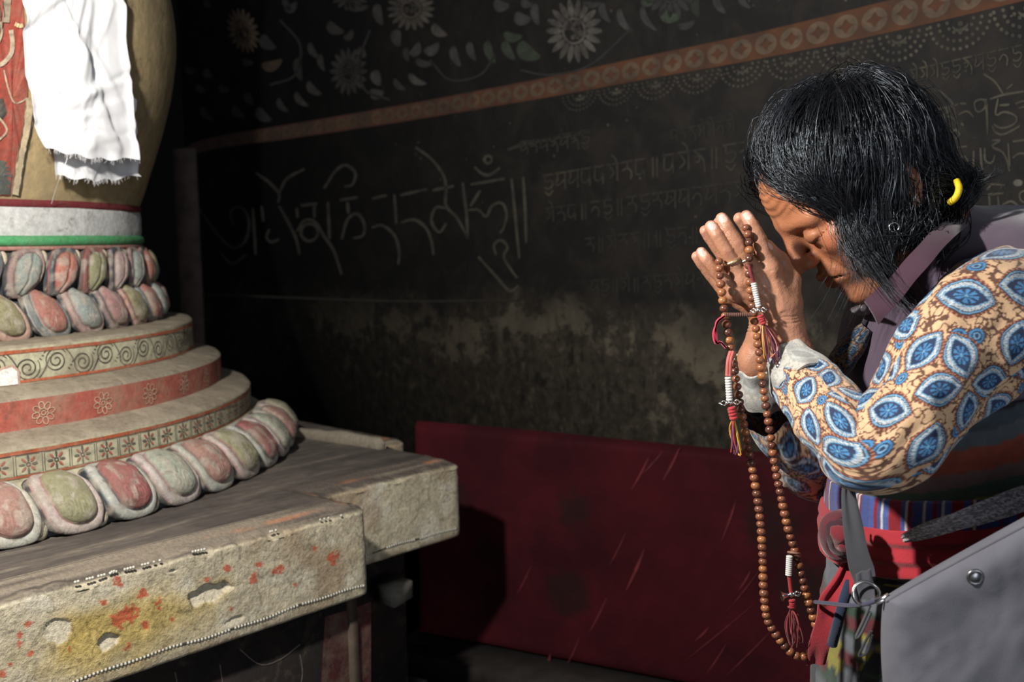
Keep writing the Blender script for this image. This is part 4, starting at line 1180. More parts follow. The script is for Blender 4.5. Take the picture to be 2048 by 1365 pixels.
# frayed hem threads and one loose thread
fr = MB()
for row, n in ((PF[-1], 60), (PB[-1], 60)):
    for k in range(n):
        i = int(RNG.integers(0, len(row))); p = row[i]
        L = .003 + .006 * RNG.random(); q = p + np.array([RNG.normal(0, .002), RNG.normal(0, .002), -L])
        fr.tube(np.array([p, (p + q) / 2 + RNG.normal(0, .0006, 3), q]), .0002, 4, caps=False)
th = np.array([W(136, 306, 1.36), W(132, 325, 1.365), W(121, 352, 1.37), W(110, 384, 1.385), W(103, 408, 1.41)])
th = np.array([cyl_hit(x, y, r) for x, y, r in ((136, 306, .602), (132, 325, .602), (121, 352, .59), (110, 384, .54), (103, 408, .51))])
fr.tube(catmull(th, 20), .0004, 5, caps=False)
fr.build('frayed_threads', M_SATIN, front_o)
# ================================================================ the praying woman
person = thing('person', (W(1930, 900, 1.15)[0], 1.15, 0.0), 'bowed person in purple vest and blue patterned sleeves with hands pressed together', 'person')

# ---------------------------------------------------------------- head frame
TILT = math.radians(45); YAW = math.radians(-1)
HL = np.array([math.sin(YAW) * -1 * 0, -1.0, 0.0])
hf = np.array([-math.cos(TILT), 0, -math.sin(TILT)]); hu = np.array([-math.sin(TILT), 0, math.cos(TILT)])
# turned slightly towards the camera
hf = nrm(hf * math.cos(YAW) + np.array([0, -1.0, 0]) * math.sin(YAW)); HL = nrm(np.cross(hu, hf)); 
HO = W(1739, 378, 1.135); HS = 1.04
HM = np.array([hf, HL, hu])
def hw(p): return HO + HS * (np.asarray(p, float) @ HM)
def hloc(P): return ((np.asarray(P) - HO) @ HM.T) / HS
def hw_axes(): return HM

def skin_mat():
    t = NT('weathered_skin'); c = t.coords()
    n = t.noise(c, 260, 4, .65); n2 = t.noise(c, 40, 4, .6)
    col = t.mix(1.0, t.tint(), t.ramp(n2, [(.3, (.82, .80, .78)), (.7, (1.12, 1.1, 1.08))]), 'MULTIPLY')
    v = t.node('ShaderNodeTexVoronoi', i_Scale=420.0, feature='DISTANCE_TO_EDGE'); t.link(c, v.inputs['Vector'])
    b = t.b
    b.inputs['Subsurface Weight'].default_value = .12; b.inputs['Subsurface Radius'].default_value = (.6, .2, .1); b.inputs['Subsurface Scale'].default_value = .006
    return t.done(col, .46, bump=t.math('ADD', n, t.math('MULTIPLY', v.outputs['Distance'], .7)), bump_dist=.0010, bump_str=.45, Specular_IOR_Level=.42)
M_SKIN = skin_mat()
body = MB()
SK = srgb(158, 104, 74)

# ---- head and neck
S = SDF(HO - np.array([.20, .14, .20]), HO + np.array([.19, .14, .16]), .0021)
ax = HM
def e(c, r, k=.012, op='add'): S.ell(hw(c), np.asarray(r) * HS, ax, k, op)
def co(a, b, r1, r2=None, k=.008, op='add'): S.cone(hw(a), hw(b), r1 * HS, (r1 if r2 is None else r2) * HS, k, op)
e((-.002, 0, .044), (.080, .066, .072), 0); e((.042, 0, .050), (.052, .062, .055), .02); e((.040, 0, -.005), (.052, .054, .066), .02)
for s in (1, -1):
    e((.063, s * .043, -.001), (.024, .022, .019), .016)                      # cheekbone
    e((.052, s * .043, -.032), (.028, .018, .028), .018)                       # cheek
    co((-.002, s * .052, -.040), (.072, s * .014, -.074), .017, .016, .018)     # jaw
    co((.089, s * .010, .038), (.074, s * .046, .032), .010, .009, .010)        # brow
e((.083, 0, -.070), (.018, .02, .016), .014); e((.078, 0, -.036), (.023, .030, .024), .016)
for s in (1, -1):
    e((.098, s * .030, .014), (.015, .016, .012), .012, 'sub')                 # socket
    e((.0775, s * .031, .0145), (.0150, .0165, .0135), .004)                   # lidded eye
co((.090, 0, .032), (.110, 0, -.002), .0085, .0105, .010); e((.111, 0, -.004), (.012, .0115, .010), .006)
for s in (1, -1):
    e((.101, s * .0125, -.007), (.011, .0075, .0085), .005)
    co((.098, s * .0085, -.0165), (.108, s * .006, -.0160), .0032, None, .002, 'sub')
    co((.103, s * .002, -.031), (.088, s * .019, -.036), .0045, .003, .005); co((.100, s * .002, -.044), (.088, s * .017, -.042), .0052, .0035, .005)
    S.chain([hw(q) for q in ((.110, 0, -.0375), (.101, s * .012, -.0375), (.089, s * .022, -.0395), (.082, s * .027, -.043))], np.array([.0016, .0016, .0016, .0012]) * HS, .003, 'sub')
    S.chain([hw(q) for q in ((.097, s * .017, -.002), (.090, s * .028, -.022), (.082, s * .034, -.045))], np.array([.0018, .0022, .0012]) * HS, .006, 'sub')
    # closed lid line, crow's feet, bag under the eye
    S.chain([hw(q) for q in ((.090, s * .018, .0105), (.0945, s * .026, .0075), (.0930, s * .035, .0075), (.0840, s * .045, .0105), (.072, s * .054, .013))], np.array([.0012, .0016, .0016, .0015, .0008]) * HS, .002, 'sub')
    S.chain([hw(q) for q in ((.092, s * .020, .001), (.090, s * .032, -.003), (.081, s * .045, -.001))], np.array([.0009, .0013, .0009]) * HS, .004, 'sub')
    S.chain([hw(q) for q in ((.090, s * .022, .023), (.0905, s * .032, .0245), (.082, s * .044, .021))], np.array([.001, .0015, .0012]) * HS, .004, 'sub')
    for q in range(3): co((.074, s * .052, .016 - .006 * q), (.060, s * .0605, .022 - .012 * q), .0010, .0006, .003, 'sub')
    # ear
    e((-.012, s * .0715, .001), (.015, .0075, .026), .006); e((-.009, s * .079, -.002), (.008, .005, .013), .004, 'sub'); e((-.004, s * .0715, -.026), (.0095, .006, .010), .006)
co((-.026, 0, -.015), (-.024, 0, -.05), .044, .046, .02)
NB = W(1885, 545, 1.16)
S.cone(hw((-.026, 0, -.045)), NB, .047, .050, .02)
V, Q = S.mesh(); V = relax(V, Q, 1, .4)
L = hloc(V); nn = vnormals(V, Q)
fore = smooth01((L[:, 2] - .045) / .012) * smooth01((L[:, 0] - .055) / .02) * smooth01((.10 - L[:, 2]) / .01)
wr = np.sin((L[:, 2] + .004 * np.sin(L[:, 1] * 60 + 1) + .010 * (fbm(L * 40, 2) - .5)) * 2 * np.pi / .0085)
V = V + nn * (fore * .0006 * wr)[:, None] + nn * (.0009 * (fbm(L * 90, 3) - .5))[:, None]
C = np.tile(SK, (len(V), 1))
def blend(mask, col): 
    global C
    C = C * (1 - mask[:, None]) + np.asarray(col) * mask[:, None]
g3 = lambda c, r: np.exp(-(((L - np.array(c)) / np.array(r)) ** 2).sum(1))
for s in (1, -1):
    blend(.60 * g3((.068, s * .045, -.010), (.022, .022, .022)), srgb(156, 78, 58))
    blend(.45 * g3((.09, s * .03, .012), (.012, .018, .012)), srgb(118, 74, 54))
    blend(.5 * g3((-.01, s * .08, 0), (.03, .02, .04)), srgb(150, 92, 70))
blend(.55 * g3((.105, 0, -.038), (.02, .024, .009)), srgb(120, 62, 54))
blend(.35 * g3((.115, 0, -.005), (.012, .014, .012)), srgb(160, 88, 66))
blend(.30 * smooth01((L[:, 2] - .04) / .03), srgb(148, 94, 62))
C *= (0.93 + .14 * fbm(L * 55, 3))[:, None]
lid = np.exp(-((L[:, 2] - .0085) / .0016) ** 2) * (np.abs(np.abs(L[:, 1]) - .032) < .014) * (L[:, 0] > .078); blend(.7 * lid, srgb(40, 24, 20))
body.add(V, Q, C)

# ---- hands: joints placed from knuckle to tip
def hand(fing, thumb, palm, wrist, fore_pts, fore_r, lo, hi, nails, seed, flip):
    S = SDF(lo, hi, .00115)
    for J, r in fing: S.chain([np.array(p) for p in J], np.array(r) * .93, .0005)
    S.chain(thumb[0], thumb[1], .006)
    for a, b, r1, r2 in palm: S.cone(a, b, r1, r2, .006)
    S.chain(fore_pts, fore_r, .012)
    return S
YN, YF = 1.0795, 1.112
def P3(lst, y): return [W(a, b, y + d) for a, b, d in lst]
near_f = [  # index, middle, ring, little  (px, py, depth offset)
    (P3([(1541, 540, -.001), (1519, 481, -.004), (1503, 450, -.001), (1493, 433, .004)], YN), [.0110, .0091, .0080, .0072]),
    (P3([(1506, 545, .000), (1474, 489, -.004), (1455, 457, -.001), (1444, 438, .004)], YN), [.0110, .0094, .0082, .0074]),
    (P3([(1484, 560, .000), (1455, 504, -.005), (1434, 471, -.003), (1422, 453, .002)], YN), [.0105, .0088, .0078, .0070]),
    (P3([(1468, 585, .003), (1431, 542, .001), (1413, 519, .002), (1403, 505, .005)], YN), [.0095, .0078, .0070, .0063])]
near_palm = []
wn = W(1564, 628, YN + .004)
for (J, r), rw in zip(near_f, (.014, .0135, .0125, .0115)):
    near_palm.append((J[0], wn + (J[0] - wn) * .15 + np.array([0, 0, 0]), r[0] * 1.02, rw * 1.12))
near_palm.append((W(1560, 590, YN + .004), W(1500, 590, YN + .004), .013, .011))
near_thumb = ([W(1576, 606, YN + .006), W(1579, 562, YN + .010), W(1558, 522, YN + .018), W(1534, 494, YN + .020)], [.0150, .0112, .0092, .0080])
near_fore = [W(1564, 622, YN + .004), W(1571, 655, YN + .004), W(1582, 705, YN + .004), W(1625, 780, YN - .03)]
S = hand(near_f, near_thumb, near_palm, wn, near_fore, [.0185, .0182, .0205, .027], np.array([W(1372, 500, 1.08)[0], 1.025, W(1500, 830, 1.05)[2]]), np.array([W(1665, 500, 1.08)[0], 1.135, W(1500, 405, 1.08)[2]]), None, 1, False)
def finish_hand(S, fing, thumb, yc, ysign, seed):
    for (J, r) in fing:                                    # wrinkles across the finger joints
        for q, wgt in ((1, 1.0), (2, .6)):
            dirf = nrm(J[q] - J[q - 1]); side = nrm(np.cross(dirf, [0, 1, 0]))
            for o in (-.0022, 0, .0022):
                c = J[q] + dirf * o + np.array([0, ysign * r[q], 0])
                S.cone(c - side * r[q] * .65, c + side * r[q] * .65, .0005 * wgt + .0002, None, .0012, 'sub')
    V, Q = S.mesh(); V = relax(V, Q, 1, .35); nn = vnormals(V, Q)
    # tendons and veins on the back of the hand
    d = np.zeros(len(V))
    wr_ = W(1564, 628, yc)
    for (J, r) in fing:
        a, b = J[0], wr_; ab = b - a; t = np.clip((V - a) @ ab / (ab @ ab), 0, 1); dist = np.linalg.norm((V - a - t[:, None] * ab) * np.array([1, .2, 1]), axis=1)
        d += .0016 * np.exp(-(dist / .0032) ** 2) * (t > 0.01) * (t < .9)
        kd = np.linalg.norm(V - J[0] - np.array([0, ysign * .008, 0]), axis=1); d += .0016 * np.exp(-(kd / .0085) ** 2)
    d += .0011 * (fbm(V * 85 + seed, 3) - .5) + .0006 * (fbm(V * 260, 2) - .5)
    # wrist creases
    w0 = W(1560, 640, yc); dirw = nrm(W(1574, 700, yc) - w0); t = (V - w0) @ dirw
    for o in (-.003, .0, .0035): d -= .0011 * np.exp(-((t - o + .0012 * np.sin(V[:, 0] * 180)) / .0009) ** 2)
    V2 = V + nn * d[:, None]
    C = np.tile(srgb(163, 116, 91), (len(V), 1))
    C *= (0.88 + .24 * fbm(V * 70 + seed, 3))[:, None]
    m = np.zeros(len(V)); nail = np.zeros(len(V))
    allf = fing + [thumb]
    for (J, r) in allf:
        tip = J[-1]; dirf = nrm(J[-1] - J[-2])
        m = np.maximum(m, .75 * np.exp(-(np.linalg.norm(V - tip, axis=1) / .0125) ** 2))
        c = tip + dirf * .0005 + np.array([0, ysign * r[-1] * .9, 0])
        x = (V - c) @ dirf; s_ = (V - c) @ nrm(np.cross(dirf, [0, 1, 0])); y_ = (V[:, 1] - tip[1]) * ysign
        nail = np.maximum(nail, smooth01((1 - np.hypot(x / .0058, s_ / (.0046))) * 5) * (y_ > r[-1] * .3))
        for q in (1, 2):
            m2 = np.exp(-(np.linalg.norm(V - J[min(q, len(J) - 1)] - np.array([0, ysign * .006, 0]), axis=1) / .007) ** 2)
            C = C * (1 - .35 * m2[:, None]) + srgb(126, 80, 60) * .35 * m2[:, None]
    C = C * (1 - m[:, None]) + srgb(184, 136, 114) * m[:, None]
    C = C * (1 - nail[:, None]) + srgb(206, 170, 158) * nail[:, None]
    V2 = V2 - nn * (.0005 * np.exp(-((nail - .5) / .18) ** 2))[:, None]
    body.add(V2, Q, C)
finish_hand(S, near_f, near_thumb, YN, -1, 1)
far_f = [
    (P3([(1534, 543, 0), (1512, 484, .003), (1492, 452, .002), (1479, 437, -.002)], YF), [.0108, .0090, .0079, .0070]),
    (P3([(1500, 550, 0), (1469, 494, .003), (1450, 462, .001), (1439, 445, -.003)], YF), [.0108, .0092, .0081, .0072]),
    (P3([(1476, 566, 0), (1446, 510, .002), (1423, 478, .000), (1411, 462, -.003)], YF), [.0103, .0087, .0077, .0069]),
    (P3([(1458, 590, -.001), (1424, 552, 0), (1404, 528, -.002), (1393, 513, -.004)], YF), [.0094, .0077, .0069, .0062])]
wf = W(1545, 640, YF)
far_palm = [(J[0], wf + (J[0] - wf) * .15, r[0] * 1.02, rw) for (J, r), rw in zip(far_f, (.014, .0135, .0125, .0115))]
far_thumb = ([W(1564, 612, YF - .006), W(1570, 566, YF - .010), W(1552, 526, YF - .008), W(1530, 500, YF - .006)], [.0145, .0115, .0096, .0080])
far_fore = [W(1545, 634, YF), W(1532, 670, YF + .004), W(1516, 720, YF + .012), W(1540, 810, YF + .05)]
S = hand(far_f, far_thumb, far_palm, wf, far_fore, [.0185, .0185, .0205, .026], W(1375, 400, 1.08) * np.array([1, 1, 0]) + np.array([0, 0, W(1500, 830, 1.12)[2]]), W(1600, 410, 1.10) + np.array([0.01, .085, .03]), None, 2, True)
finish_hand(S, far_f, far_thumb, YF, 1, 5)

# ---- trunk, upper arms and legs under the clothes
S = SDF(W(1660, 400, 1.15) * np.array([1, 0, 0]) + np.array([0, .86, 0.02]), W(2260, 440, 1.15) * np.array([1, 0, 1]) + np.array([0, 1.46, 0]), .009)
SHN = W(2030, 650, 1.06); SHF = W(1960, 590, 1.30)
S.ell(W(1950, 590, 1.16), (.08, .14, .08), None, .02); S.ell(W(1880, 740, 1.16), (.095, .13, .13), None, .04); S.ell(W(1905, 930, 1.15), (.11, .13, .13), None, .04); S.ell(W(1930, 1150, 1.15), (.12, .15, .13), None, .04)
for s, sh in ((-1, SHN), (1, SHF)):
    hip = W(1930, 1200, 1.15) + np.array([0, s * .075, 0])
    S.chain([hip, np.array([hip[0] - .02, hip[1], .47]), np.array([hip[0] + .01, hip[1], .08])], [.078, .055, .036], .02)
    S.ell((hip[0] - .06, hip[1], .055), (.11, .042, .035), None, .02)
S.cone(NB, W(1940, 620, 1.16), .055, .07, .03)
S.chain([SHN, W(1875, 775, .965), W(1750, 895, .952), W(1640, 805, 1.022)], [.045, .034, .026, .022], .012)
S.chain([SHF, W(1800, 850, 1.34), W(1650, 930, 1.26), W(1540, 800, 1.16)], [.05, .040, .032, .026], .02)
V, Q = S.mesh(); body.add(V, Q, np.tile(SK, (len(V), 1)))
body.build('body', M_SKIN, person)

# ---------------------------------------------------------------- patterned shirt sleeves
def loft(path, rads, n, nt, ell=1.0, ref=(0, -1, 0), wrinkle=None):
    C_ = catmull(np.c_[np.array(path), np.array(rads)], n); P = C_[:, :3]; r = C_[:, 3]
    T = np.gradient(P, axis=0); T /= np.linalg.norm(T, axis=1, keepdims=True)
    for _ in range(12): T[1:-1] = (T[:-2] + T[1:-1] * 2 + T[2:]) / 4
    T /= np.linalg.norm(T, axis=1, keepdims=True)
    a = np.array(ref, float); N = np.zeros_like(P)
    for i in range(n):
        a = nrm(a - T[i] * (a @ T[i])); N[i] = a
    B = np.cross(T, N)
    t = np.linspace(0, 2 * np.pi, nt, endpoint=False)
    s = np.r_[0, np.cumsum(np.linalg.norm(np.diff(P, axis=0), axis=1))]
    R = np.repeat(r[:, None], nt, 1)
    if wrinkle is not None: R = R + wrinkle(s[:, None], t[None], P, r)
    G = P[:, None] + R[..., None] * (np.cos(t)[None, :, None] * N[:, None] + ell * np.sin(t)[None, :, None] * B[:, None])
    Sg = np.repeat(s[:, None], nt, 1); Tg = np.where(t > np.pi, t - 2 * np.pi, t)[None] * np.full((n, 1), .052)
    return G, Sg, Tg

LEAVES = []
def make_tile():
    TW, TH = .128, .120
    for k in range(4):
        a = math.radians(40 + 90 * k + 6 * (-1) ** k); LEAVES.append((.030 * math.cos(a) + .035, .030 * math.sin(a) + .034, a, .047, .031))
    LEAVES.append((.096, .088, math.radians(70), .050, .034)); LEAVES.append((.099, .024, math.radians(-35), .046, .031)); LEAVES.append((.030, .094, math.radians(15), .046, .030))
    return TW, TH
TWID, THEI = make_tile()
DOTS = [(.066, .062, .0095), (.070, .006, .009), (.062, .098, .008), (.004, .072, .009), (.122, .058, .0085)]
def paisley(s, t, pale=0.0):
    """block-printed leaf cloth: colour for cloth coordinates in metres"""
    s = np.asarray(s).ravel(); t = np.asarray(t).ravel()
    row = np.floor(t / THEI); x = (s + row * .045) % TWID; y = t % THEI
    n = fbm(np.c_[s * 300, t * 300, s * 0], 2); n2 = vnoise(np.c_[s * 420, t * 420, s * 0 + 5])
    col = np.tile(srgb(200, 164, 128), (len(s), 1)) * (.9 + .2 * n2)[:, None]
    sq = np.abs(fbm(np.c_[s * 170, t * 170, s * 0 + 9], 2) - .5) < .062
    col[sq] = srgb(92, 62, 48)
    best = np.full(len(s), 9.0); bx = np.zeros(len(s)); by = np.zeros(len(s)); bl = np.ones(len(s))
    for (cx, cy, a, l, w) in LEAVES:
        for ox in (-TWID, 0, TWID):
            for oy in (-THEI, 0, THEI):
                dx = x - cx - ox; dy = y - cy - oy
                u = dx * math.cos(a) + dy * math.sin(a); v = -dx * math.sin(a) + dy * math.cos(a)
                e_ = np.abs(v) / (w / 2) * .98 + (u / (l / 2)) ** 2
                # even thickness outline distance
                m = e_ < best
                best = np.where(m, e_, best); bx = np.where(m, u / (l / 2), bx); by = np.where(m, v / (w / 2), by)
    e_ = best; th_ = np.arctan2(by, bx); rr = np.hypot(bx, by)
    navy = srgb(38, 50, 78); blue = srgb(66, 122, 168); white = srgb(180, 186, 188); lblue = srgb(104, 150, 182); brn = srgb(104, 58, 44); dk = srgb(44, 42, 52)
    dash = np.sin(th_ * 30) * np.sin(e_ * 60) > -.2
    col[e_ < 1.24] = brn; col[(e_ < 1.24) & (e_ > 1.1) & (np.sin(th_ * 34) > .45)] = srgb(168, 120, 96)
    col[e_ < 1.05] = dk; col[e_ < 1.0] = lblue; col[(e_ < .90)] = dk * 1.4
    mk = e_ < .85; col[mk] = np.where(dash[mk, None], white, srgb(110, 124, 140))
    col[(e_ < .62)] = lblue * .9; col[e_ < .54] = navy
    pet = (np.cos(th_ * 8) > -.25) & (rr < .42) & (rr > .08); col[(e_ < .50) & pet] = blue; col[rr < .07] = lblue
    for (cx, cy, r) in DOTS:
        for ox in (-TWID, 0, TWID):
            for oy in (-THEI, 0, THEI):
                d = np.hypot(x - cx - ox, y - cy - oy) / r; an = np.arctan2(y - cy - oy, x - cx - ox); free = e_ > 1.24
                col[free & (d < 1.25) & (np.sin(an * 14) > 0)] = brn; m = free & (d < 1.0); col[m] = dk
                col[free & (d < .9)] = blue; col[free & (d < .62)] = navy; col[free & (d < .45)] = lblue; col[free & (d < .25)] = navy
    if pale > 0:
        g = col.mean(1, keepdims=True); col = lerp(g + (col - g) * .25, np.array([.40, .40, .36]), pale)
    return col
def cloth_mat(name, rough=.8, scale=900, bump=.0006, sheen=.2):
    t = NT(name); c = t.coords()
    n = t.noise(c, scale, 2, .5); n2 = t.noise(c, 18, 4, .6)
    col = t.mix(1.0, t.tint(), t.ramp(n2, [(.3, (.86,) * 3), (.7, (1.1,) * 3)]), 'MULTIPLY')
    t.b.inputs['Sheen Weight'].default_value = sheen; t.b.inputs['Sheen Roughness'].default_value = .5
    return t.done(col, rough, bump=n, bump_dist=bump, bump_str=.5, Specular_IOR_Level=.25)
M_PRINT = cloth_mat('printed_cotton', .75)
M_WOOL = cloth_mat('woven_wool', .9, 500, .001, .3)

def sleeve_wr(s, t, P, r):
    ph = s * 95 + 2.2 * np.sin(t * 2 + s * 20)
    w = .0035 * np.sin(ph) * np.exp(-((s - .335) / .075) ** 2) * (0.6 + .4 * np.cos(t - 1.0))
    w = w + .0042 * np.sin(s * 38 + 3 * np.cos(t - .5)) * (.35 + .65 * np.sin(s * 9) ** 2)
    q = fbm(np.c_[(s + 0 * t).ravel() * 22, (np.cos(t) + 0 * s).ravel() * 1.6, (np.sin(t) + 0 * s).ravel() * 1.6], 3).reshape((s + 0 * t).shape)
    return w + .016 * (q - .5)
npath = [W(2085, 604, 1.085), W(2035, 614, 1.035), W(1985, 638, 1.0), W(1925, 695, .972), W(1868, 768, .953), W(1800, 857, .942), W(1742, 902, .946), W(1688, 868, .972), W(1642, 812, 1.015), W(1606, 766, 1.055)]
nrad = [.058, .064, .067, .060, .0515, .046, .0415, .040, .038, .0335]
G, Sg, Tg = loft(npath, nrad, 470, 380, 1.0, wrinkle=sleeve_wr)
sl = MB().grid(G, paisley((Sg + .020) * 1.12, (Tg + .012) * 1.12).reshape(G.shape), wrap=True)
sl.build('shirt_sleeve', M_PRINT, person)
fpath = [W(1980, 560, 1.28), W(1900, 700, 1.34), W(1790, 870, 1.36), W(1660, 930, 1.28), W(1590, 880, 1.20), W(1545, 815, 1.16)]
G, Sg, Tg = loft(fpath, [.075, .066, .058, .048, .042, .034], 160, 120, 1.0, wrinkle=sleeve_wr)
MB().grid(G, paisley(Sg + .05, Tg).reshape(G.shape), wrap=True).build('shirt_sleeve', M_PRINT, person)
# turned-back cuffs showing the pale reverse of the cloth
def cuff(p0, p1, r0, r1, seed):
    d = nrm(p1 - p0)
    pts = [p0 - d * .006, p0, lerp(p0, p1, .33), lerp(p0, p1, .66), p1, p1 + d * .001, p1 - d * .004, p0 + (p1 - p0) * .4]
    G1, Sg, Tg = loft([p0, lerp(p0, p1, .35), lerp(p0, p1, .7), p1], [r0, lerp(r0, r1, .3) + .001, lerp(r0, r1, .7), r1], 60, 160, .92,
                      wrinkle=lambda s, t, P, r: .0022 * np.sin(t * 3 + seed) * (s / .06) + .0016 * np.sin(t * 7 + s * 60 + seed) + .001 * np.sin(s * 160 + t))
    G2 = G1 - (G1 - G1.mean(1, keepdims=True)) * .10
    mb = MB(); col = paisley(Sg * 1.2 + .03 * seed, Tg * .8, .66).reshape(G1.shape)
    mb.grid(G1, col, wrap=True); mb.grid(G2, col * .8, wrap=True, flip=True)
    mb.grid(np.stack([G1[-1], G2[-1]]), col[-1][None].repeat(2, 0), wrap=True); mb.grid(np.stack([G2[0], G1[0]]), col[0][None].repeat(2, 0), wrap=True)
    mb.build('cuff', M_PRINT, person)
cuff(W(1612, 773, 1.050), W(1574, 716, 1.080), .0385, .0275, 1)
cuff(W(1532, 792, 1.150), W(1512, 722, 1.128), .0330, .0285, 3)

# ---------------------------------------------------------------- vest
S = SDF(W(1600, 1200, 1.15) * np.array([1, 0, 1]) + np.array([0, .93, 0]), W(2260, 380, 1.15) * np.array([1, 0, 1]) + np.array([0, 1.42, 0]), .0042)
S.ell(W(1962, 566, 1.16), (.092, .172, .086), None, 0); S.ell(W(1875, 715, 1.16), (.108, .150, .135), None, .05); S.ell(W(1900, 900, 1.15), (.122, .152, .15), None, .05)
S.cone(W(1885, 520, 1.155), W(1940, 600, 1.16), .062, .08, .03)
S.ell(W(2080, 700, 1.16), (.10, .16, .16), None, .05)
SV = S.d.copy()
S.plane_cut(W(1900, 985, 1.15), (0.0, 0, -1))
vestS = S
V, Q = S.mesh(); V = relax(V, Q, 2, .5); nn = vnormals(V, Q)
V = V + nn * (.0045 * (fbm(V * np.array([22, 22, 12]), 3) - .5) + .0022 * np.sin((V[:, 0] * .8 + V[:, 2]) * 75 + 4 * fbm(V * 6, 2)) * (fbm(V * 4 + 9, 2) - .2))[:, None]
VC_ = np.tile(srgb(76, 63, 78), (len(V), 1)) * (.9 + .2 * fbm(V * 60, 3))[:, None]
MB().add(V, Q, VC_).build('vest', cloth_mat('purple_vest_twill', .78, 1100, .0006, .35), person)
def sdf_hit(S, px, py, d0=.8, d1=1.5, off=0.0):
    r = ray(px, py)
    for y in np.arange(d0, d1, .002):
        p = EYE + r * (y / r[1]); i = np.round((p - S.lo) / S.h).astype(int)
        if (i < 0).any() or (i >= np.array(S.d.shape)).any(): continue
        if S.d[tuple(i)] < off: return p
    return EYE + r * (1.1 / r[1])
# shirt-style collar of the vest
A = catmull(np.array([(1918, 428, 1.10), (1880, 448, 1.055), (1835, 492, 1.026), (1782, 552, 1.028), (1729, 602, 1.040)], float), 40)
B = catmull(np.array([(1936, 448, 1.075), (1908, 474, 1.020), (1866, 520, 1.002), (1812, 585, 1.006), (1756, 650, 1.026)], float), 40)
u = np.linspace(0, 1, 14)
PX = A[:, None] * (1 - u[None, :, None]) + B[:, None] * u[None, :, None]
GC = np.array([[W(*q) for q in row] for row in PX])
bul = np.sin(np.pi * u)[None] * .004 + .0012 * np.sin(np.arange(40) * .5)[:, None]
GC[..., 1] -= bul; GB = GC + np.array([.001, .0045, -.0015])
mb = MB(); cc_ = srgb(60, 38, 50)
mb.grid(GC, cc_).grid(GB, cc_, flip=True)
for g1, g2 in ((GC[0], GB[0]), (GC[-1], GB[-1]), (GC[:, 0], GB[:, 0]), (GC[:, -1], GB[:, -1])): mb.grid(np.stack([g1, g2]), cc_)
mb.build('collar', cloth_mat('plum_collar_cloth', .85, 900, .0006, .2), person)
# collar stand wrapping the neck behind it
nk = catmull([W(1918, 430, 1.12), W(1900, 436, 1.20), W(1850, 470, 1.245), W(1770, 560, 1.23), W(1722, 620, 1.15), W(1728, 612, 1.06)], 40)
MB().tube(nk, np.interp(np.linspace(0, 1, 40), [0, .8, 1], [.016, .014, .004]), 10, cc_, flat=.4, ref=(0, 0, 1)).build('collar_stand', cloth_mat('plum_collar_band', .85), person)
# zip edge, shirt front and button
zp = np.array([sdf_hit(vestS, x, y) for x, y in ((1736, 640), (1722, 668), (1704, 700), (1690, 735), (1684, 770), (1690, 800))])
zp = catmull(zp, 30) + np.array([-.003, -.002, 0])
MB().tube(zp, .0032, 7, srgb(40, 34, 44)).build('zip_edge', M_WOOL, person)
sf = catmull([W(1734, 655, 1.115), W(1706, 690, 1.12), W(1680, 730, 1.12), W(1676, 770, 1.12)], 30)
GS, Sg, Tg = loft(sf[::5], np.interp(np.linspace(0, 1, 6), [0, .3, .8, 1], [.010, .020, .020, .012]), 70, 70, .7)
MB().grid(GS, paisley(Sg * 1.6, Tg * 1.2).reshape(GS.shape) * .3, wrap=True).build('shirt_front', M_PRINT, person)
bt = W(1728, 617, 1.038)
MB().sphere(bt, (.0042, .0025, .0042), 14, 8, srgb(60, 46, 52)).build('button', simple('dark_button', (.05, .04, .045), .35), person)

# ---------------------------------------------------------------- wraps round the waist
XW, YW = W(1915, 1000, 1.15)[0], 1.15
def ringpts(yl, yr, off, n=220, ax=.128, ay=.150, bump=None):
    ph = np.linspace(0, 2 * np.pi, n, endpoint=False)
    X = XW + (ax + off) * np.cos(ph); Y = YW + (ay + off) * np.sin(ph)
    xl = W(1715, yl, 1.06)[0]; xr = W(2048, yr, 1.02)[0]; zl = W(1715, yl, 1.06)[2]; zr_ = W(2048, yr, 1.02)[2]
    Z = zl + (zr_ - zl) * (X - xl) / (xr - xl)
    return np.stack([X, Y, Z], 1), ph
def wrap(name, rows, mat, colf, n=260, m=40, wr=.002, seed=0.0, ax=.128, ay=.150):
    K = np.array(rows, float); t = np.linspace(0, 1, len(K)); tt = np.linspace(0, 1, m)
    G = []
    for q in tt:
        yl, yr, off = [np.interp(q, t, K[:, j]) for j in range(3)]
        P, ph = ringpts(yl, yr, off, n, ax, ay); G.append(P)
    G = np.array(G); N = (G - np.array([XW, YW, 0])) * np.array([1, 1, 0]); N /= np.linalg.norm(N, axis=-1, keepdims=True)
    d = wr * 2 * (fbm(np.c_[G.reshape(-1, 3)[:, :2] * 14, G.reshape(-1, 3)[:, 2] * 34 + seed], 3) - .5)
    G = G + N * d.reshape(G.shape[:2])[..., None]
    PH, TT = np.meshgrid(ph, tt)
    arc = (PH - np.pi) * .14
    C = colf(arc.ravel(), TT.ravel()).reshape(G.shape)
    return MB().grid(G, C, wrap=True, flip=True).build(name, mat, person)
def bands(x, stops):
    out = np.zeros((len(x), 3)); 
    for p, c in stops: out[x >= p] = c
    return out
